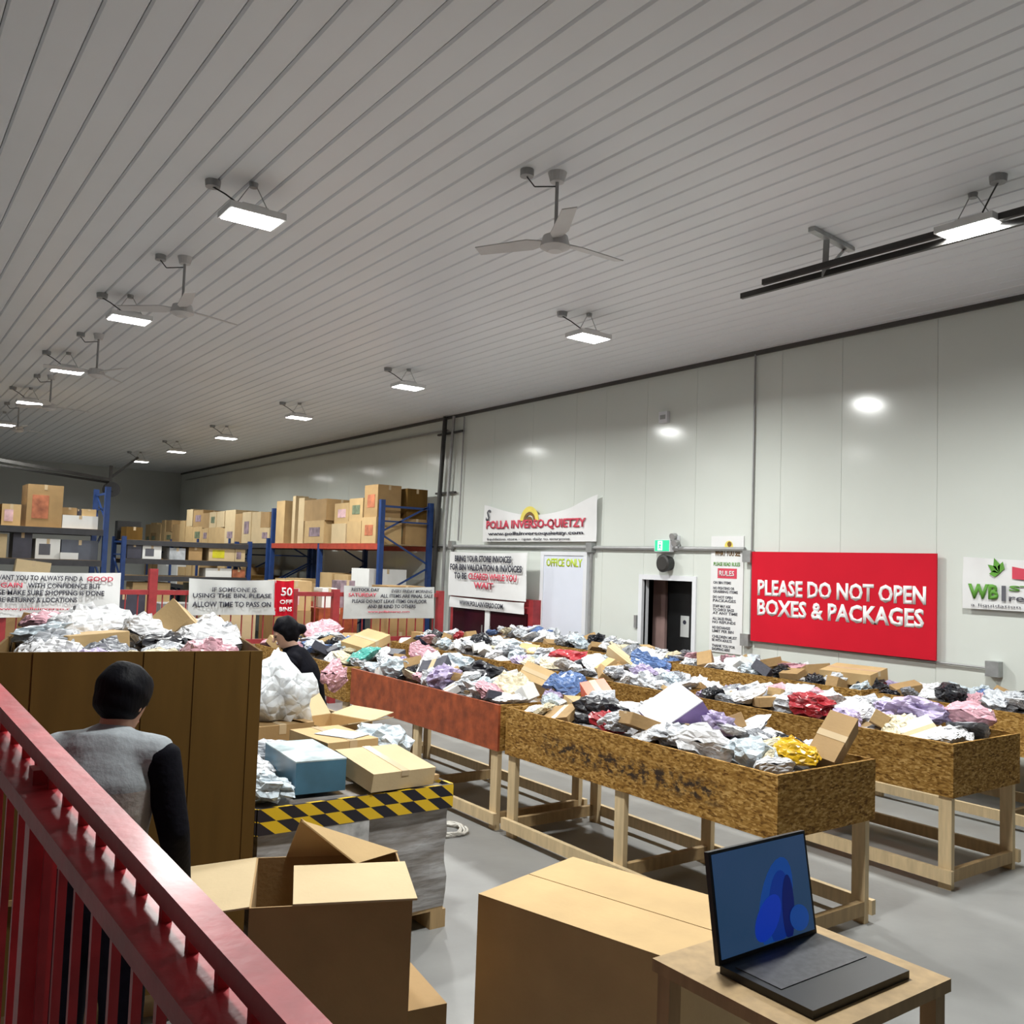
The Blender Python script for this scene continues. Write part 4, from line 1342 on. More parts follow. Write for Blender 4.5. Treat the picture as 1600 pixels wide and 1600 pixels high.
special_box('large white and violet box tilted on the scrawled bin', (4.56, 4.36, 1.09), (0.34, 0.50, 0.14), (0.15, -0.62, -0.55), pm('violet_card', (0.22, 0.15, 0.38), 0.5, 0.2, 6), pm('white_lilac_card', (0.70, 0.68, 0.78), 0.5, 0.06, 8))
parcel('black', (4.44, 4.95, 1.0), (0.26, 0.50, 0.26), (0.1, -0.3, 0.1), 'large ribbed black plastic bag on the scrawled bin', GS, 3)
parcel('white', (4.32, 3.84, 1.0), (0.20, 0.46, 0.18), (0.0, 0.1, 0.15), 'long rolled white plastic parcel near the scrawled bin rim', GS, 5)
parcel('clear', (4.36, 3.52, 0.99), (0.30, 0.34, 0.2), (0.1, 0.2, 0.4), 'bluish clear bag bulging beside the yellow mailer', GS, 2)
parcel('yellow', (4.55, 3.38, 1.01), (0.22, 0.30, 0.13), (0.15, -0.25, 0.5), 'bright yellow mailer at the scrawled bin end', GS, 1, True)
special_box('brown carton propped on the corner of the scrawled bin', (4.82, 3.31, 1.06), (0.38, 0.17, 0.12), (0.25, -0.62, 0.15), M['card'])
special_box('orange-red printed box on the scrawled bin heap', (4.80, 5.42, 1.06), (0.20, 0.26, 0.14), (0.25, -0.2, -0.5), LOOKS['orange'][1])
parcel('blue', (4.9, 5.92, 1.08), (0.32, 0.34, 0.16), (0.2, -0.3, 0.3), 'navy blue mailer between the scrawled and orange-red bins', GS, 4, True)
parcel('cream', (4.50, 6.12, 1.05), (0.28, 0.44, 0.14), (0.2, -0.45, -0.3), 'large cream padded envelope on the orange-red bin', GS, 6)
special_box('plain brown carton tipped beside the cream envelope', (4.84, 6.26, 1.09), (0.20, 0.27, 0.10), (0.4, -0.6, 0.4), M['card_lt'])
parcel('black', (4.75, 6.88, 1.04), (0.36, 0.52, 0.24), (0.0, 0.1, 0.4), 'big black bag slumped on the orange-red bin', GS, 1)
parcel('pink', (4.28, 6.15, 1.02), (0.2, 0.28, 0.12), (0.3, 0.2, 0.4), 'dusky pink bag at the orange-red bin corner', GS, 2)
parcel('white', (4.55, 7.35, 1.06), (0.36, 0.42, 0.2), (0.1, -0.2, 0.8), 'big white plastic mailer on the orange-red bin', GS, 3)
parcel('clear', (4.75, 7.35, 1.10), (0.3, 0.36, 0.2), (0.2, 0.1, 0.2), 'clear bluish bag piled on the orange-red bin', GS, 6)
parcel('pink', (4.85, 8.2, 1.12), (0.22, 0.3, 0.14), (0.3, -0.4, 1.0), 'rose pink mailer standing up at the orange-red bin end', GS, 7)
parcel('teal', (4.40, 8.66, 1.06), (0.34, 0.26, 0.12), (-0.2, -0.3, 0.2), 'teal green mailer at the end of the third bin', GS, 2, True)
special_box('flat tan box above the teal mailer', (4.62, 9.05, 1.16), (0.42, 0.34, 0.09), (0.15, -0.3, 0.3), M['card_lt'])
parcel('pink', (4.75, 10.55, 1.18), (0.5, 0.4, 0.14), (0.3, -0.3, 0.3), 'bright pink bag high on the third bin', GS, 4)
parcel('red', (6.2, 4.45, 1.04), (0.26, 0.4, 0.18), (0.1, -0.2, 0.1), 'scarlet crumpled bag on the bare-legged bin', GS, 3)
parcel('pink', (6.72, 3.47, 1.06), (0.3, 0.36, 0.18), (0.2, 0.2, 0.6), 'rosy pink mailer heaped at the bare-legged bin end', GS, 1, True)
parcel('lavender', (6.55, 3.75, 1.07), (0.36, 0.42, 0.2), (0.1, 0.2, 0.2), 'large lavender bundle on the bare-legged bin', GS, 6)
parcel('red', (6.45, 7.75, 1.05), (0.34, 0.5, 0.2), (0.1, -0.2, 0.1), 'dark wine red bag in the second row', GS, 5)
parcel('blue', (6.78, 6.84, 1.08), (0.22, 0.42, 0.16), (0.3, -0.5, 0.6), 'sky blue roll in the second row', GS, 3)
special_box('long narrow pale box sticking up in the second row', (6.62, 7.05, 1.09), (0.09, 0.46, 0.12), (0.5, -0.3, 0.0), M['card_pale'])
special_box('brown carton lid on the wall bin under the red sign', (8.35, 5.5, 1.06), (0.36, 0.55, 0.12), (0.0, -0.15, 0.1), M['card_lt'])

# ------------------------------------------------------------------ tall cardboard container with the man in front
GROT = math.radians(-12)
gay = thing('bulk_carton', 'tall brown cardboard bulk container behind the man', 'container', (1.14, 4.78, 0), GROT)
GW, GD, GZ0, GZ1 = 1.10, 1.25, 0.60, 1.62
t = 0.012
for (lo, hi) in (((-GW / 2, -GD / 2, GZ0), (GW / 2, -GD / 2 + t, GZ1)), ((-GW / 2, GD / 2 - t, GZ0), (GW / 2, GD / 2, GZ1)),
                 ((-GW / 2, -GD / 2 + t, GZ0), (-GW / 2 + t, GD / 2 - t, GZ1)), ((GW / 2 - t, -GD / 2 + t, GZ0), (GW / 2, GD / 2 - t, GZ1))):
    MB().b2(lo, hi).build('side_wall', M['card_dk'], gay)
MB().b2((-GW / 2 + 0.02, -GD / 2 + 0.02, 0.14), (GW / 2 - 0.02, GD / 2 - 0.02, GZ0)).build('lower_tray', M['card_dk'], gay)
MB().b2((-GW / 2, -GD / 2 - 0.006, GZ0 - 0.012), (GW / 2, GD / 2 + 0.006, GZ0 + 0.012)).build('joint_band', M['card'], gay)
for xx in (-0.38, 0.05, 0.26, 0.5):
    MB().b2((xx - 0.004, -GD / 2 - 0.004, GZ0 + 0.02), (xx + 0.004, -GD / 2 + 0.001, GZ1)).build('crease', M['card_dk'], gay)
for k in range(3):
    MB().b2((-GW / 2 + 0.02, -0.5 + k * 0.45, 0), (GW / 2 - 0.02, -0.4 + k * 0.45, 0.1)).build('pallet_runner', M['pine_dark'], gay)
MB().b2((-GW / 2 + 0.02, -GD / 2 + 0.04, 0.1), (GW / 2 - 0.02, GD / 2 - 0.04, 0.139)).build('pallet_top', M['pine_dark'], gay)
# torn flaps standing up at the back
fl_m = Matrix.Rotation(0.15, 3, 'X')
MB().prism([(GW / 2 - 0.02, GD / 2, GZ1), (GW / 2 - 0.02, 0.1, GZ1), (GW / 2 - 0.02, 0.25, GZ1 + 0.02), (GW / 2 - 0.02, GD / 2 - 0.02, GZ1 + 0.04)], (0, 0, 0), (0.012, 0, 0)).build('flap', M['card'], gay)
MB().prism([(-GW / 2, GD / 2 - 0.012, GZ1), (-GW / 2 + 0.32, GD / 2 - 0.012, GZ1), (-GW / 2 + 0.22, GD / 2 - 0.012, GZ1 + 0.06), (-GW / 2 + 0.03, GD / 2 - 0.012, GZ1 + 0.09)], (0, 0, 0), (0, 0.012, 0)).build('flap', M['card'], gay)

GWH = 'the tall bulk container'
gm = Matrix.Translation((1.14, 4.78, 0)) @ Matrix.Rotation(GROT, 4, 'Z')
mo = mound('G', -GW / 2 + 0.03, GW / 2 - 0.03, -GD / 2 + 0.03, GD / 2 - 0.03, GZ0 + 0.02, 1.50, 0.03, GWH)
mo.matrix_world = gm
rn = random.Random(12)
gl = ['white', 'white', 'silver', 'clear', 'pink', 'lavender', 'grey', 'kraftlt', 'white', 'clear', 'cream', 'silver', 'black', 'white', 'white', 'pink', 'silver', 'white', 'grey', 'white']
q = 0
for i in range(4):
    for j in range(5):
        p = gm @ Vector((-0.38 + i * 0.25 + rn.uniform(-0.05, 0.05), -0.40 + j * 0.215 + rn.uniform(-0.04, 0.04), 1.54 + 0.022 * j + rn.uniform(-0.01, 0.03)))
        lk = gl[q]
        a = rn.uniform(0.24, 0.34)
        parcel(lk, p, (a, a * 0.8, rn.uniform(0.1, 0.16)), (rn.uniform(-0.25, 0.25), rn.uniform(-0.25, 0.25), rn.uniform(-0.3, 0.3)),
               '%s, %s, %s of %s' % (LOOKS[lk][0], ('front row', 'second row', 'third row', 'fourth row', 'back row')[j], ('outer', 'mid', 'inner', 'bin-side')[i] + ' part', GWH), 'parcels heaped in %s' % GWH, rn.randrange(50))
        q += 1
parcel('white', gm @ Vector((-0.18, 0.3, 1.66)), (0.44, 0.32, 0.18), (0.1, -0.2, 0.2), 'biggest white bag topping the tall bulk container', GS, 5)
special_box('peaked brown carton corner topping the tall bulk container', gm @ Vector((0.27, 0.32, 1.64)), (0.26, 0.2, 0.16), (0.6, 0.55, 0.6), M['card_lt'])

# ------------------------------------------------------------------ wrapped pallet box with hazard tape
TX0, TX1, TY0, TY1, TZ = 1.70, 2.84, 4.42, 5.5, 0.80
tote = thing('wrapped_pallet', 'stretch-wrapped pallet of cartons edged with yellow and black tape', 'pallet', (TX0, TY0, 0), 0)
w, l = TX1 - TX0, TY1 - TY0
# lumpy wrapped body
vs, fs = [], []
nz, npn = 8, 40
for kz in range(nz + 1):
    z = 0.12 + (TZ - 0.02 - 0.12) * kz / nz
    for kp in range(npn):
        s = kp / npn * 4
        e, f = int(s), s - int(s)
        cx, cy = [(f, 0), (1, f), (1 - f, 1), (0, 1 - f)][e]
        nn = 0.02 * mnoise.noise(Vector((cx * 4, cy * 4, z * 6)))
        ox, oy = (cx - 0.5), (cy - 0.5)
        vs.append((cx * w + ox * 0.0 + nn * (1 if cx > 0.5 else -1) - 0.015 * (1 if cx > 0.5 else -1), cy * l + nn * (1 if cy > 0.5 else -1) - 0.015 * (1 if cy > 0.5 else -1), z))
for kz in range(nz):
    for kp in range(npn):
        a, b = kz * npn + kp, kz * npn + (kp + 1) % npn
        fs.append((a, b, b + npn, a + npn))
fs.append(tuple(range(npn - 1, -1, -1)))
fs.append(tuple(nz * npn + k for k in range(npn)))
MB().add(vs, fs).build('wrapped_load', M['wrap'], tote)
g = MB()
for (a, b) in (((0, 0), (w, 0)), ((w, 0), (w, l)), ((w, l), (0, l)), ((0, l), (0, 0))):
    g.bar((a[0], a[1], 0), (b[0], b[1], 0), 0.02, 0.13)
tp = g.build('hazard_edge', M['hazard'], tote)
tp.location = (0, 0, TZ - 0.065)
for k in range(3):
    MB().b2((k * (w - 0.1) / 2, 0.02, 0), (k * (w - 0.1) / 2 + 0.1, l - 0.02, 0.1)).build('pallet_runner', M['pine_dark'], tote)
MB().b2((0.02, 0.02, 0.1), (w - 0.02, l - 0.02, 0.119)).build('pallet_top', M['pine_dark'], tote)
MB().b2((0.35, -0.008, 0.25), (0.62, 0.004, 0.68)).build('printed_sheet', pm('grey_print', (0.42, 0.42, 0.42), 0.3, 0.4, 14), tote)


def open_carton(label, loc, size, rz, flaps, mat='card', inner='card_dk', group=None, name='open_carton', tilt=(0, 0)):
    """flaps: dict side -> angle (0 = upright, 90 = flat outwards), sides n s e w"""
    r = thing(name, label, 'box', loc, rz, group)
    r.rotation_euler = (tilt[0], tilt[1], rz)
    sx, sy, sz = size
    t = 0.006
    MB().b2((-sx / 2, -sy / 2, 0), (sx / 2, sy / 2, t)).build('base', M[mat], r)
    MB().b2((-sx / 2, -sy / 2, t), (sx / 2, -sy / 2 + t, sz)).build('side_wall', M[mat], r)
    MB().b2((-sx / 2, sy / 2 - t, t), (sx / 2, sy / 2, sz)).build('side_wall', M[mat], r)
    MB().b2((-sx / 2, -sy / 2 + t, t), (-sx / 2 + t, sy / 2 - t, sz)).build('side_wall', M[mat], r)
    MB().b2((sx / 2 - t, -sy / 2 + t, t), (sx / 2, sy / 2 - t, sz)).build('side_wall', M[mat], r)
    fl = min(sx, sy) / 2
    for s, (ang, fm) in flaps.items():
        L = sx if s in 'ns' else sy
        a = math.radians(ang)
        o = MB().b2((-L / 2 + 0.004, -t / 2, 0), (L / 2 - 0.004, t / 2, fl)).build('flap', M[fm], r)
        pos = {'s': (0, -sy / 2, sz), 'n': (0, sy / 2, sz), 'e': (sx / 2, 0, sz), 'w': (-sx / 2, 0, sz)}[s]
        rzf = {'s': 0, 'n': PI, 'e': PI / 2, 'w': -PI / 2}[s]
        o.matrix_local = Matrix.Translation(pos) @ Matrix.Rotation(rzf, 4, 'Z') @ Matrix.Rotation(a, 4, 'X')
    return r


GT = 'boxes and bags on the wrapped pallet'
# blue printed box
bl = pm('box_blue_teal', (0.06, 0.16, 0.24), 0.35, 0.2, 5)
r = special_box('shiny blue box with pale lid on the wrapped pallet', (2.12, 4.84, 0.80 + 0.09), (0.28, 0.56, 0.17), (0, 0, -0.08), bl, pm('blue_white_print', (0.45, 0.55, 0.58), 0.25, 0.5, 7))
r['group'] = GT
carton('pale tan carton tilted forward over the hazard tape', (2.50, 4.62, 0.84), (0.42, 0.40, 0.10), 0.12, 'card_pale', GT, tilt=(0.16, 0.03))
carton('dark brown carton under the tilted pale one', (2.60, 4.72, 0.80), (0.40, 0.42, 0.03), 0.12, 'card', GT, tape=False)
carton('closed tan carton with a paper slip in the middle of the pallet', (2.46, 5.20, 0.80), (0.34, 0.50, 0.18), 0.06, 'card_lt', GT)
o = MB().b2((-0.10, -0.14, 0.0), (0.10, 0.14, 0.002)).build('paper_slip', pm('pale_blue_paper', (0.50, 0.56, 0.62), 0.6, 0.08, 6))
o.location = (2.50, 5.15, 0.984)
o.rotation_euler = (0, 0, 0.5)
tag(o, 'pale blue paper slip lying on the closed tan carton', 'paper')
parcel('clear', (2.78, 5.18, 0.91), (0.34, 0.42, 0.22), (0.1, 0.1, 0.5), 'pale blue plastic bag at the pallet corner', GT, 4)
parcel('clear', (1.80, 4.62, 0.86), (0.26, 0.36, 0.16), (0, 0.1, 0.2), 'shiny crumpled clear bag beside the blue box', GT, 3)
parcel('white', (1.82, 5.05, 0.87), (0.30, 0.4, 0.16), (0, 0.1, 0.2), 'white plastic mailer beside the tall container on the pallet', GT, 2)
parcel('silver', (2.08, 5.28, 0.88), (0.3, 0.3, 0.18), (0, 0.1, 0.9), 'silvery bag behind the blue box on the pallet', GT, 6)

# second pallet behind with open cartons and a white sack
p2 = thing('pallet_carton', 'brown pallet carton behind the wrapped pallet', 'container', (2.55, 6.05, 0))
MB().b2((-0.5, -0.42, 0.12), (0.5, 0.42, 0.74)).build('body', M['card'], p2)
MB().b2((-0.5, -0.42, 0.0), (-0.4, 0.42, 0.12)).b2((0.4, -0.42, 0.0), (0.5, 0.42, 0.12)).b2((-0.05, -0.42, 0.0), (0.05, 0.42, 0.12)).build('pallet_runner', M['pine_dark'], p2)
G6 = 'boxes on the pallet carton'
open_carton('open tan carton with wide pale flaps below the white sack', (2.82, 6.05, 0.74), (0.44, 0.44, 0.16), 0.3, {'s': (75, 'card_pale'), 'n': (45, 'card_pale'), 'e': (80, 'card_pale'), 'w': (70, 'card_lt')}, 'card_lt', group=G6)
carton('brown carton under the white sack', (2.32, 5.92, 0.74), (0.46, 0.42, 0.22), 0.1, 'card', G6)
me = LUMPS[2].copy()
me.materials.clear()
me.materials.append(plastic('sack_white', (0.74, 0.77, 0.80), 0.4))
for p in me.polygons:
    p.use_smooth = True
o = link('plastic_sack', me)
o.location = (2.40, 5.98, 1.13)
o.scale = (0.50, 0.46, 0.52)
o.rotation_euler = (0.0, 0.0, 0.5)
tag(o, 'large white plastic sack beside the stooping woman', 'bag')

# ------------------------------------------------------------------ foreground open carton, brown box and laptop
carton('brown carton supporting the open flap carton', (1.60, 3.20, 0), (0.62, 0.55, 0.44), -0.15, 'card')
oc = open_carton('big open carton with pale flaps in front of the wrapped pallet', (1.48, 3.10, 0.442), (0.54, 0.52, 0.45), -0.40,
                 {'w': (96, 'card_pale')}, 'card')
MB().b2((-0.13, -0.27, 0.453), (0.285, 0.12, 0.460)).build('flap', M['card_pale'], oc)
MB().prism([(-0.16, 0.252, 0.45), (0.10, 0.252, 0.45), (-0.11, 0.235, 0.60)], (0, 0, 0), (0, 0.006, 0)).build('flap', M['card_lt'], oc)
MB().prism([(0.10, 0.13, 0.452), (0.27, 0.26, 0.452), (-0.11, 0.235, 0.59)], (0, 0, 0), (0.004, 0, 0.004)).build('flap', M['card_lt'], oc)

bx = thing('shipping_carton', 'flat-topped brown carton with a centre fold by the laptop', 'box', (2.60, 3.06, 0), 0.26)
MB().b2((-0.62, -0.86, 0), (0.0, 0.0, 0.795)).build('body', M['card_lt'], bx)
MB().b2((-0.62, -0.86, 0.7955), (-0.313, 0.0, 0.803)).build('flap', M['card_lt'], bx)
MB().b2((-0.307, -0.86, 0.7955), (0.0, 0.0, 0.803)).build('flap', M['card_lt'], bx)


def screen_mat():
    m, nt, b = new_mat('laptop_screen')
    tc = nt.nodes.new('ShaderNodeTexCoord')
    n = nt.nodes.new('ShaderNodeTexNoise')
    n.inputs['Scale'].default_value = 3
    nt.links.new(tc.outputs['Object'], n.inputs['Vector'])
    r = ramp(nt, [(0.3, (0.022, 0.065, 0.14)), (0.7, (0.035, 0.075, 0.17))])
    nt.links.new(n.outputs['Fac'], r.inputs[0])
    b.inputs['Base Color'].default_value = (0.01, 0.012, 0.02, 1)
    nt.links.new(r.outputs[0], b.inputs['Emission Color'])
    b.inputs['Emission Strength'].default_value = 0.42
    b.inputs['Roughness'].default_value = 0.2
    return m


# stand + laptop
LP = Vector((2.17, 1.72, 0))
cr = thing('side_table', 'small dark side table carrying the laptop', 'table', (1.92, 1.40, 0), 0)
MB().b2((-0.27, -0.23, 1.07), (0.27, 0.23, 1.10)).build('table_top', M['pine_dark'], cr)
for sx in (-1, 1):
    for sy in (-1, 1):
        MB().b2((sx * 0.24 - 0.02, sy * 0.2 - 0.02, 0), (sx * 0.24 + 0.02, sy * 0.2 + 0.02, 1.07)).build('leg', M['pine_dark'], cr)
lap = thing('laptop', 'open laptop with a deep blue folded-ribbon screen', 'laptop', (1.915, 1.445, 1.10), 0.0)
lap.scale = (1.1, 1.1, 1.05)
MB().b2((-0.17, -0.20, 0), (0.17, 0.035, 0.018)).build('base', M['black'], lap)
MB().b2((-0.15, -0.11, 0.018), (0.15, 0.01, 0.02)).build('keyboard', pm('keys', (0.05, 0.05, 0.055), 0.5, 0.3, 60), lap)
lid = MB().b2((-0.172, 0, 0), (0.172, 0.012, 0.245)).build('lid', M['black'], lap)
lid.location = (0, 0.035, 0.016)
lid.rotation_euler = (-0.16, 0, 0)
MB().b2((-0.163, -0.002, 0.012), (0.163, 0, 0.238)).build('screen', screen_mat(), lid)
sw = [emit_mat('ribbon_blue_%d' % k, c, 0.55) for k, c in enumerate([(0.006, 0.05, 0.24), (0.003, 0.025, 0.20), (0.002, 0.008, 0.09), (0.004, 0.03, 0.33)])]
for k, (cx, cz, rx, rz_, ang) in enumerate(((0.035, 0.10, 0.055, 0.105, 0.45), (0.045, 0.085, 0.04, 0.085, 0.2), (0.075, 0.08, 0.022, 0.075, 0.1), (0.0, 0.07, 0.035, 0.06, 0.8), (0.11, 0.05, 0.035, 0.03, 0.3))):
    poly = []
    for q in range(24):
        a = 2 * PI * q / 24
        px, pz = rx * math.cos(a), rz_ * math.sin(a)
        X = cx + px * math.cos(ang) + pz * math.sin(ang)
        Z = cz - px * math.sin(ang) + pz * math.cos(ang)
        poly.append((max(-0.16, min(0.16, X)), -0.0022 - 0.0004 * k, max(0.014, min(0.236, Z))))
    MB().prism(poly, (0, 0, 0), (0, -0.0003, 0)).build('ribbon_shape', sw[k % 4], lid)

# white cord on the floor by the double legs
pts = []
for k in range(70):
    a = k * 0.36
    rr = 0.16 + 0.02 * math.sin(k * 0.7)
    pts.append((rr * math.cos(a) + 0.03 * math.sin(k * 0.31), rr * 0.9 * math.sin(a), 0.015 + 0.004 * (k % 6)))
o = MB().path(pts, 0.009, 6).build('cord_coil', pm('white_cord', (0.62, 0.60, 0.55), 0.5, 0.1, 9))
o.location = (3.80, 5.98, 0)
tag(o, 'loosely coiled white cord on the floor by the bin legs', 'cord')

# ------------------------------------------------------------------ red railing
RA, RBp = Vector((0.165, 3.9, 1.868)), Vector((0.545, 0.35, 1.413))
rl = thing('railing', 'glossy red steel railing with double top rail and close balusters', 'railing', (0, 0, 0))
dirv = (RBp - RA).normalized()
MB().bar(RA - Vector((0, 0, 0.016)), RBp - Vector((0, 0, 0.016)), 0.046, 0.032).build('top_rail', M['red'], rl)
MB().bar(RA - Vector((0.026, 0, 0.088)), RBp - Vector((0.026, 0, 0.088)), 0.078, 0.034).build('second_rail', M['red'], rl)
LOWR = 0.98
MB().bar(RA - Vector((0, 0, LOWR)), RBp - Vector((0, 0, LOWR)), 0.05, 0.04).build('bottom_rail', M['red'], rl)
L = (RBp - RA).length
nb = int(L / 0.1)
for k in range(1, nb):
    p = RA.lerp(RBp, k / nb)
    MB().b2((p.x - 0.008, p.y - 0.008, p.z - LOWR + 0.02), (p.x + 0.008, p.y + 0.008, p.z - 0.045)).build('baluster', M['red'], rl)
for k in (0.0, 0.5, 1.0):
    p = RA.lerp(RBp, k)
    MB().b2((p.x - 0.028, p.y - 0.028, 0), (p.x + 0.028, p.y + 0.028, p.z - 0.045)).build('post', M['red'], rl)


# ------------------------------------------------------------------ people
def chain(mb, pts, rad, side=(1, 0, 0), n=16):
    """closed lofted limb with rounded ends; rad: (r along side, r across)"""
    pts = [Vector(p) for p in pts]
    rad = [(r, r) if isinstance(r, (int, float)) else r for r in rad]
    side = Vector(side)
    P, Rr = [], []
    d0 = (pts[0] - pts[1]).normalized()
    d1 = (pts[-1] - pts[-2]).normalized()
    for k in (0.0, 0.5, 0.85):
        a = math.acos(k) if k < 1 else 0
        s = math.sqrt(max(0.0, 1 - (1 - k) ** 2))
        s = max(s, 0.05)
        m = min(rad[0])
        P.append(pts[0] + d0 * m * (1 - k))
        Rr.append((rad[0][0] * s, rad[0][1] * s))
    # subdivide between joints with smooth interpolation
    for i in range(len(pts)):
        P.append(pts[i])
        Rr.append(rad[i])
        if i < len(pts) - 1:
            for f in (1 / 3, 2 / 3):
                P.append(pts[i].lerp(pts[i + 1], f))
                Rr.append(tuple(a + (b - a) * f for a, b in zip(rad[i], rad[i + 1])))
    for k in (0.85, 0.5, 0.0):
        s = max(0.05, math.sqrt(max(0.0, 1 - (1 - k) ** 2)))
        m = min(rad[-1])
        P.append(pts[-1] + d1 * m * (1 - k))
        Rr.append((rad[-1][0] * s, rad[-1][1] * s))
    vs, fs = [], []
    for i, p in enumerate(P):
        a = P[max(0, i - 1)]
        b = P[min(len(P) - 1, i + 1)]
        d = (b - a).normalized()
        s = side - d * side.dot(d)
        if s.length < 1e-3:
            s = d.orthogonal()
        s.normalize()
        t = d.cross(s)
        for k in range(n):
            q = 2 * PI * k / n
            vs.append(p + s * math.cos(q) * Rr[i][0] + t * math.sin(q) * Rr[i][1])
    for i in range(len(P) - 1):
        for k in range(n):
            a, b = i * n + k, i * n + (k + 1) % n
            fs.append((a, b, b + n, a + n))
    fs.append(tuple(range(n - 1, -1, -1)))
    fs.append(tuple((len(P) - 1) * n + k for k in range(n)))
    mb.add(vs, fs)


def fuse(name, mb, mat, voxel, smooth, parent, cut=None):
    """melt overlapping limbs into one continuous skin"""
    me = mb.mesh(name + '_raw', mat)
    ob = bpy.data.objects.new('tmp_fuse', me)
    COL.objects.link(ob)
    m = ob.modifiers.new('r', 'REMESH')
    m.mode = 'VOXEL'
    m.voxel_size = voxel
    s = ob.modifiers.new('s', 'SMOOTH')
    s.iterations = smooth
    s.factor = 0.5
    dg = bpy.context.evaluated_depsgraph_get()
    out = bpy.data.meshes.new_from_object(ob.evaluated_get(dg))
    bpy.data.objects.remove(ob)
    if cut:
        bm = bmesh.new()
        bm.from_mesh(out)
        for co, no in cut:
            bmesh.ops.bisect_plane(bm, geom=bm.verts[:] + bm.edges[:] + bm.faces[:], plane_co=co, plane_no=no, clear_outer=True)
        bm.to_mesh(out)
        bm.free()
    out.name = name
    out.materials.clear()
    out.materials.append(mat)
    for p in out.polygons:
        p.use_smooth = True
    return link(name, out, parent)


def hand(mb, wrist, fdir, palm_n, side, size=1.0, curl=0.5):
    """palm and five bent fingers; fdir: direction of the fingers, palm_n: palm normal, side: towards the thumb"""
    f, n, s = Vector(fdir).normalized(), Vector(palm_n).normalized(), Vector(side)
    s = (s - f * s.dot(f)).normalized()
    n = f.cross(s) if f.cross(s).dot(n) > 0 else s.cross(f)
    w = Vector(wrist)
    k = size
    chain(mb, [w, w + f * 0.045 * k, w + f * 0.085 * k], [(0.027 * k, 0.018 * k), (0.037 * k, 0.016 * k), (0.037 * k, 0.014 * k)], s, 12)
    for i, (o, L) in enumerate(((0.029, 0.068), (0.0095, 0.078), (-0.0105, 0.072), (-0.029, 0.056))):
        b = w + f * 0.082 * k + s * o * k
        c1 = (f + n * 0.3 * curl).normalized()
        c2 = (f * (1 - curl * 0.5) + n * 1.0 * curl).normalized()
        c3 = (f * (1 - curl * 1.1) + n * 1.2 * curl).normalized()
        p1 = b + c1 * L * 0.45 * k
        p2 = p1 + c2 * L * 0.32 * k
        p3 = p2 + c3 * L * 0.25 * k
        chain(mb, [b, p1, p2, p3], [0.0092 * k, 0.0085 * k, 0.0078 * k, 0.0068 * k], s, 8)
    b = w + f * 0.025 * k + s * 0.028 * k
    p1 = b + (s * 0.75 + f * 0.6 + n * 0.2).normalized() * 0.042 * k
    p2 = p1 + (s * 0.2 + f * 0.9 + n * 0.35).normalized() * 0.034 * k
    chain(mb, [b, p1, p2], [0.0125 * k, 0.010 * k, 0.008 * k], f, 8)


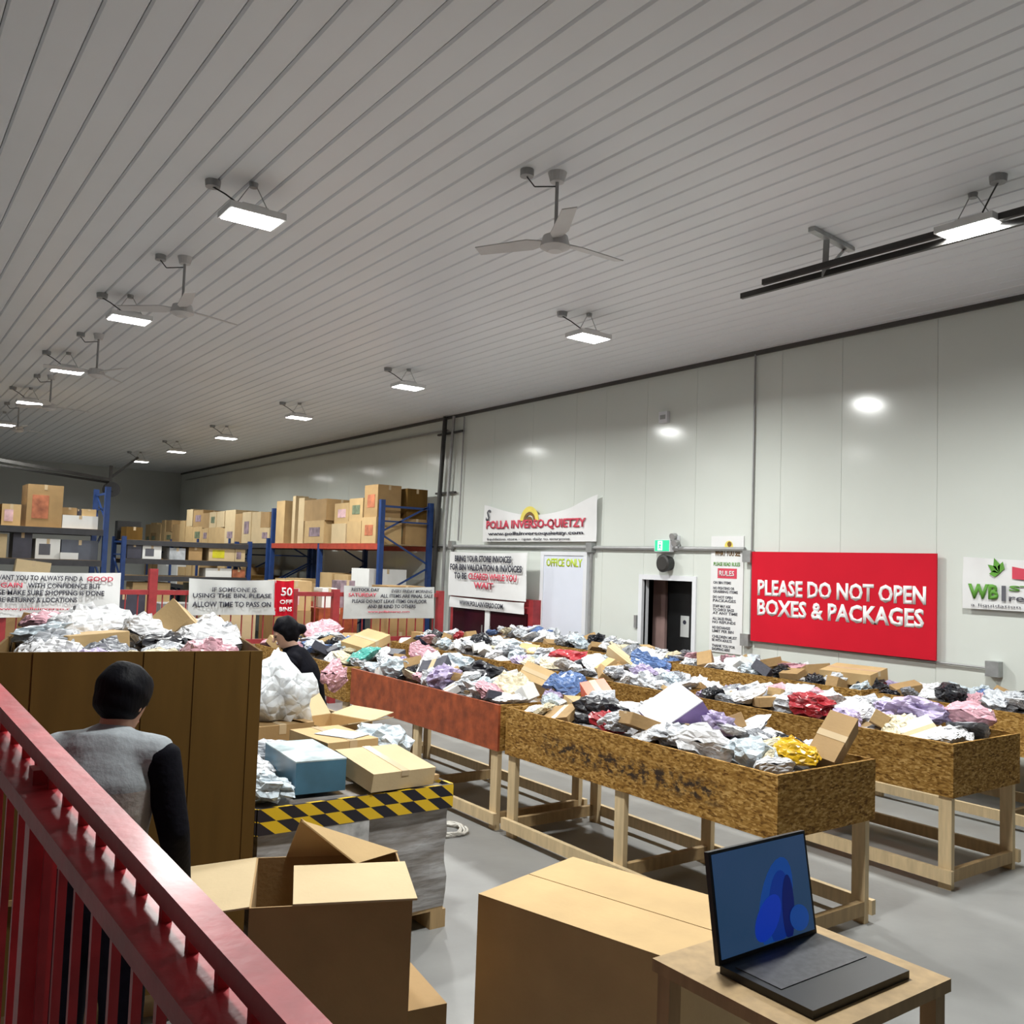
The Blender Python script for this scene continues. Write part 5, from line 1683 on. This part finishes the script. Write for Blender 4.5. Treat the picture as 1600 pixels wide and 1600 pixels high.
def make_person(label, loc, rz, J, mats, hair_style, scale=1.0):
    """J: joints in local space, +Y is where the person faces"""
    r = thing('person', label, 'person', loc, rz)
    r.scale = (scale,) * 3
    V = Vector
    head, hr = V(J['head']), J.get('head_rot', Matrix.Identity(3))
    body = MB()
    # torso, neck
    chain(body, [J['pelvis'], J['waist'], J['chest'], J['upper']], [(0.155, 0.105), (0.14, 0.095), (0.165, 0.115), (0.15, 0.10)], (1, 0, 0), 20)
    chain(body, [J['upper'], J['neck'], head + hr @ V((0, -0.01, -0.05))], [(0.075, 0.07), (0.056, 0.058), (0.052, 0.055)], (1, 0, 0), 16)
    # head
    H = lambda x, y, z: head + hr @ V((x, y, z))
    chain(body, [H(0, 0.012, -0.065), H(0, 0.006, 0.0), H(0, -0.006, 0.045)], [(0.058, 0.072), (0.074, 0.092), (0.072, 0.088)], hr @ V((1, 0, 0)), 18)
    chain(body, [H(0, 0.045, -0.03), H(0, 0.05, -0.085)], [(0.045, 0.045), (0.030, 0.028)], hr @ V((1, 0, 0)), 14)
    chain(body, [H(0, 0.092, 0.005), H(0, 0.112, -0.028)], [0.009, 0.014], hr @ V((1, 0, 0)), 8)
    for s in (-1, 1):
        chain(body, [H(s * 0.077, -0.005, 0.012), H(s * 0.080, -0.008, -0.028)], [(0.007, 0.017), (0.006, 0.011)], hr @ V((1, 0, 0)), 8)
        chain(body, [H(s * 0.02, 0.088, 0.02), H(s * 0.045, 0.078, 0.02)], [0.008, 0.007], hr @ V((0, 0, 1)), 8)
    sleeves, legs, shoes, vest = MB(), MB(), MB(), MB()
    for s, k in ((-1, 'L'), (1, 'R')):
        sh, el, wr = V(J['sh' + k]), V(J['el' + k]), V(J['wr' + k])
        chain(body, [sh * 0.72 + V(J['upper']) * 0.28, sh, el, wr], [0.06, 0.052, 0.040, 0.026], (1, 0, 0), 14)
        fd = V(J['hd' + k])
        hand(body, wr, fd, J['pn' + k], J['th' + k], 1.0, J.get('curl', 0.5))
        fa = J.get('bare', 0.0)
        end = wr.lerp(el, fa)
        chain(sleeves, [sh * 0.85 + V(J['upper']) * 0.15, sh, sh.lerp(el, 0.5), el, el.lerp(end, 0.55), end], [0.068, 0.071, 0.061, 0.054, 0.046, 0.038], (1, 0, 0), 16)
        hp, kn, an = V(J['hip' + k]), V(J['kn' + k]), V(J['an' + k])
        chain(body, [V(J['pelvis']) * 0.4 + hp * 0.6, hp, kn, an], [0.095, 0.085, 0.055, 0.036], (1, 0, 0), 16)
        chain(body, [an + V((0, -0.03, -0.045)), an + V((0, 0.11, -0.055))], [(0.032, 0.03), (0.038, 0.022)], (1, 0, 0), 12)
        chain(legs, [V(J['pelvis']) * 0.5 + hp * 0.5 + V((0, 0, 0.03)), hp, hp.lerp(kn, 0.5), kn, kn.lerp(an, 0.5), an + V((0, 0, 0.01))], [(0.12, 0.115), (0.105, 0.11), (0.09, 0.095), 0.075, 0.07, 0.066], (1, 0, 0), 16)
        chain(shoes, [an + V((0, -0.045, -0.043)), an + V((0, 0.04, -0.045)), an + V((0, 0.15, -0.056))], [(0.04, 0.042), (0.046, 0.042), (0.046, 0.032)], (1, 0, 0), 14)
        chain(vest, [V(J['upper']) * 0.6 + sh * 0.4, sh * 0.93 + V(J['upper']) * 0.07], [(0.095, 0.085), (0.072, 0.075)], (0, 1, 0), 14)
    chain(legs, [V(J['pelvis']) + V((0, 0, -0.02)), V(J['waist']) + V((0, 0, -0.05))], [(0.168, 0.122), (0.155, 0.115)], (1, 0, 0), 20)
    chain(vest, [J['vest_hem'], J['waist'], J['chest'], J['upper']], [(0.172, 0.132), (0.168, 0.125), (0.188, 0.142), (0.160, 0.118)], (1, 0, 0), 22)
    chain(vest, [V(J['upper']) + V((0, 0, 0.0)), V(J['neck']) + V((0, -0.006, -0.035))], [(0.115, 0.095), (0.074, 0.076)], (1, 0, 0), 18)
    fuse('body', body, mats['skin'], 0.0065, 4, r)
    fuse('trousers', legs, mats['legs'], 0.012, 6, r)
    fuse('shoes', shoes, M['shoe'], 0.012, 4, r)
    fuse('sleeves', sleeves, mats['sleeve'], 0.010, 5, r)
    fuse('vest', vest, mats['top'], 0.010, 5, r)
    hair = MB()
    if hair_style == 'short':
        chain(hair, [H(0, -0.026, -0.005), H(0, -0.018, 0.03), H(0, -0.006, 0.052)], [(0.088, 0.088), (0.099, 0.106), (0.093, 0.102)], hr @ V((1, 0, 0)), 20)
        chain(hair, [H(0, -0.055, -0.02), H(0, -0.055, -0.045)], [(0.070, 0.045), (0.058, 0.030)], hr @ V((1, 0, 0)), 16)
        chain(hair, [H(-0.04, 0.046, 0.078), H(0.04, 0.046, 0.078)], [0.028, 0.028], hr @ V((0, 0, 1)), 12)
        for s in (-1, 1):
            chain(hair, [H(s * 0.074, 0.015, 0.04), H(s * 0.076, 0.018, 0.0)], [(0.016, 0.03), (0.012, 0.014)], hr @ V((1, 0, 0)), 10)
    else:
        chain(hair, [H(0, -0.025, -0.02), H(0, -0.02, 0.03), H(0, -0.008, 0.062)], [(0.084, 0.088), (0.090, 0.102), (0.084, 0.096)], hr @ V((1, 0, 0)), 20)
        chain(hair, [H(0, -0.045, -0.02), H(0, -0.05, -0.075)], [(0.075, 0.055), (0.055, 0.035)], hr @ V((1, 0, 0)), 14)
        for s in (-1, 1):
            chain(hair, [H(s * 0.072, 0.02, 0.05), H(s * 0.078, -0.012, -0.02)], [(0.02, 0.04), (0.014, 0.03)], hr @ V((1, 0, 0)), 10)
        chain(hair, [H(0, -0.10, 0.0), H(0, -0.135, -0.02)], [0.045, 0.042], hr @ V((1, 0, 0)), 14)
    fuse('hair', hair, M['hair'], 0.009, 3, r)
    for s in (-1, 1):
        e = MB()
        chain(e, [H(s * 0.031, 0.088, 0.004), H(s * 0.035, 0.0885, 0.004)], [0.008, 0.008], hr @ V((0, 0, 1)), 10)
        e.build('eye', M['eye'], r, True)
    e = MB()
    chain(e, [H(-0.018, 0.091, -0.062), H(0.018, 0.091, -0.062)], [0.006, 0.006], hr @ V((0, 0, 1)), 8)
    e.build('mouth', M['lip'], r, True)
    return r


J1 = dict(pelvis=(0, -0.02, 0.93), waist=(0, -0.015, 1.07), chest=(0, 0.005, 1.24), upper=(0, 0.03, 1.34), neck=(0.008, 0.055, 1.425), head=(0.018, 0.09, 1.515),
          head_rot=Euler((math.radians(-16), math.radians(4), math.radians(-14))).to_matrix(), vest_hem=(0, -0.015, 1.03),
          shL=(-0.185, 0.03, 1.335), elL=(-0.25, 0.06, 1.08), wrL=(-0.20, 0.27, 0.98), shR=(0.185, 0.03, 1.335), elR=(0.255, 0.01, 1.08), wrR=(0.235, 0.16, 0.86),
          hdL=(0.15, 0.9, -0.3), pnL=(0.3, 0, -1), thL=(1, 0.2, 0.3), hdR=(-0.1, 0.6, -0.7), pnR=(-1, 0, -0.2), thR=(-0.2, 0.8, 0.5),
          hipL=(-0.09, -0.02, 0.88), knL=(-0.10, 0.02, 0.48), anL=(-0.11, -0.02, 0.09), hipR=(0.09, -0.02, 0.88), knR=(0.10, 0.03, 0.48), anR=(0.11, 0.0, 0.09))
make_person('man with short black hair, grey vest and black sleeves, seen from behind', (0.755, 3.43, -0.0), math.radians(-36), J1,
            dict(skin=M['skin'], legs=M['trouser'], sleeve=M['sleeve'], top=M['vest']), 'short')

J2 = dict(pelvis=(0, -0.06, 0.88), waist=(0, -0.03, 1.02), chest=(0, 0.04, 1.17), upper=(0, 0.09, 1.27), neck=(0, 0.13, 1.37), head=(0, 0.18, 1.48),
          head_rot=Euler((math.radians(-22), 0, math.radians(20))).to_matrix(), vest_hem=(0, -0.03, 0.96),
          shL=(-0.17, 0.09, 1.265), elL=(-0.2, 0.25, 1.05), wrL=(-0.12, 0.42, 1.14), shR=(0.17, 0.09, 1.265), elR=(0.22, 0.26, 1.06), wrR=(0.14, 0.44, 1.12),
          hdL=(0.1, 1, -0.1), pnL=(0, 0, -1), thL=(1, 0.2, 0.2), hdR=(-0.1, 1, -0.1), pnR=(0, 0, -1), thR=(-1, 0.2, 0.2), bare=0.75,
          hipL=(-0.09, -0.06, 0.84), knL=(-0.10, 0.0, 0.46), anL=(-0.11, -0.02, 0.09), hipR=(0.09, -0.06, 0.84), knR=(0.10, 0.0, 0.46), anR=(0.11, -0.02, 0.09))
make_person('woman with tied dark hair and black top stooping by the bins', (2.98, 6.85, 0), math.radians(58), J2,
            dict(skin=M['skin_lt'], legs=M['trouser'], sleeve=M['sleeve'], top=M['sleeve']), 'tied', 0.98)
parcel('pink', (3.12, 6.62, 1.14), (0.15, 0.20, 0.2), (0.3, 0.4, 0.9), 'pale pink bag slung at the stooping woman side', GS, 3)
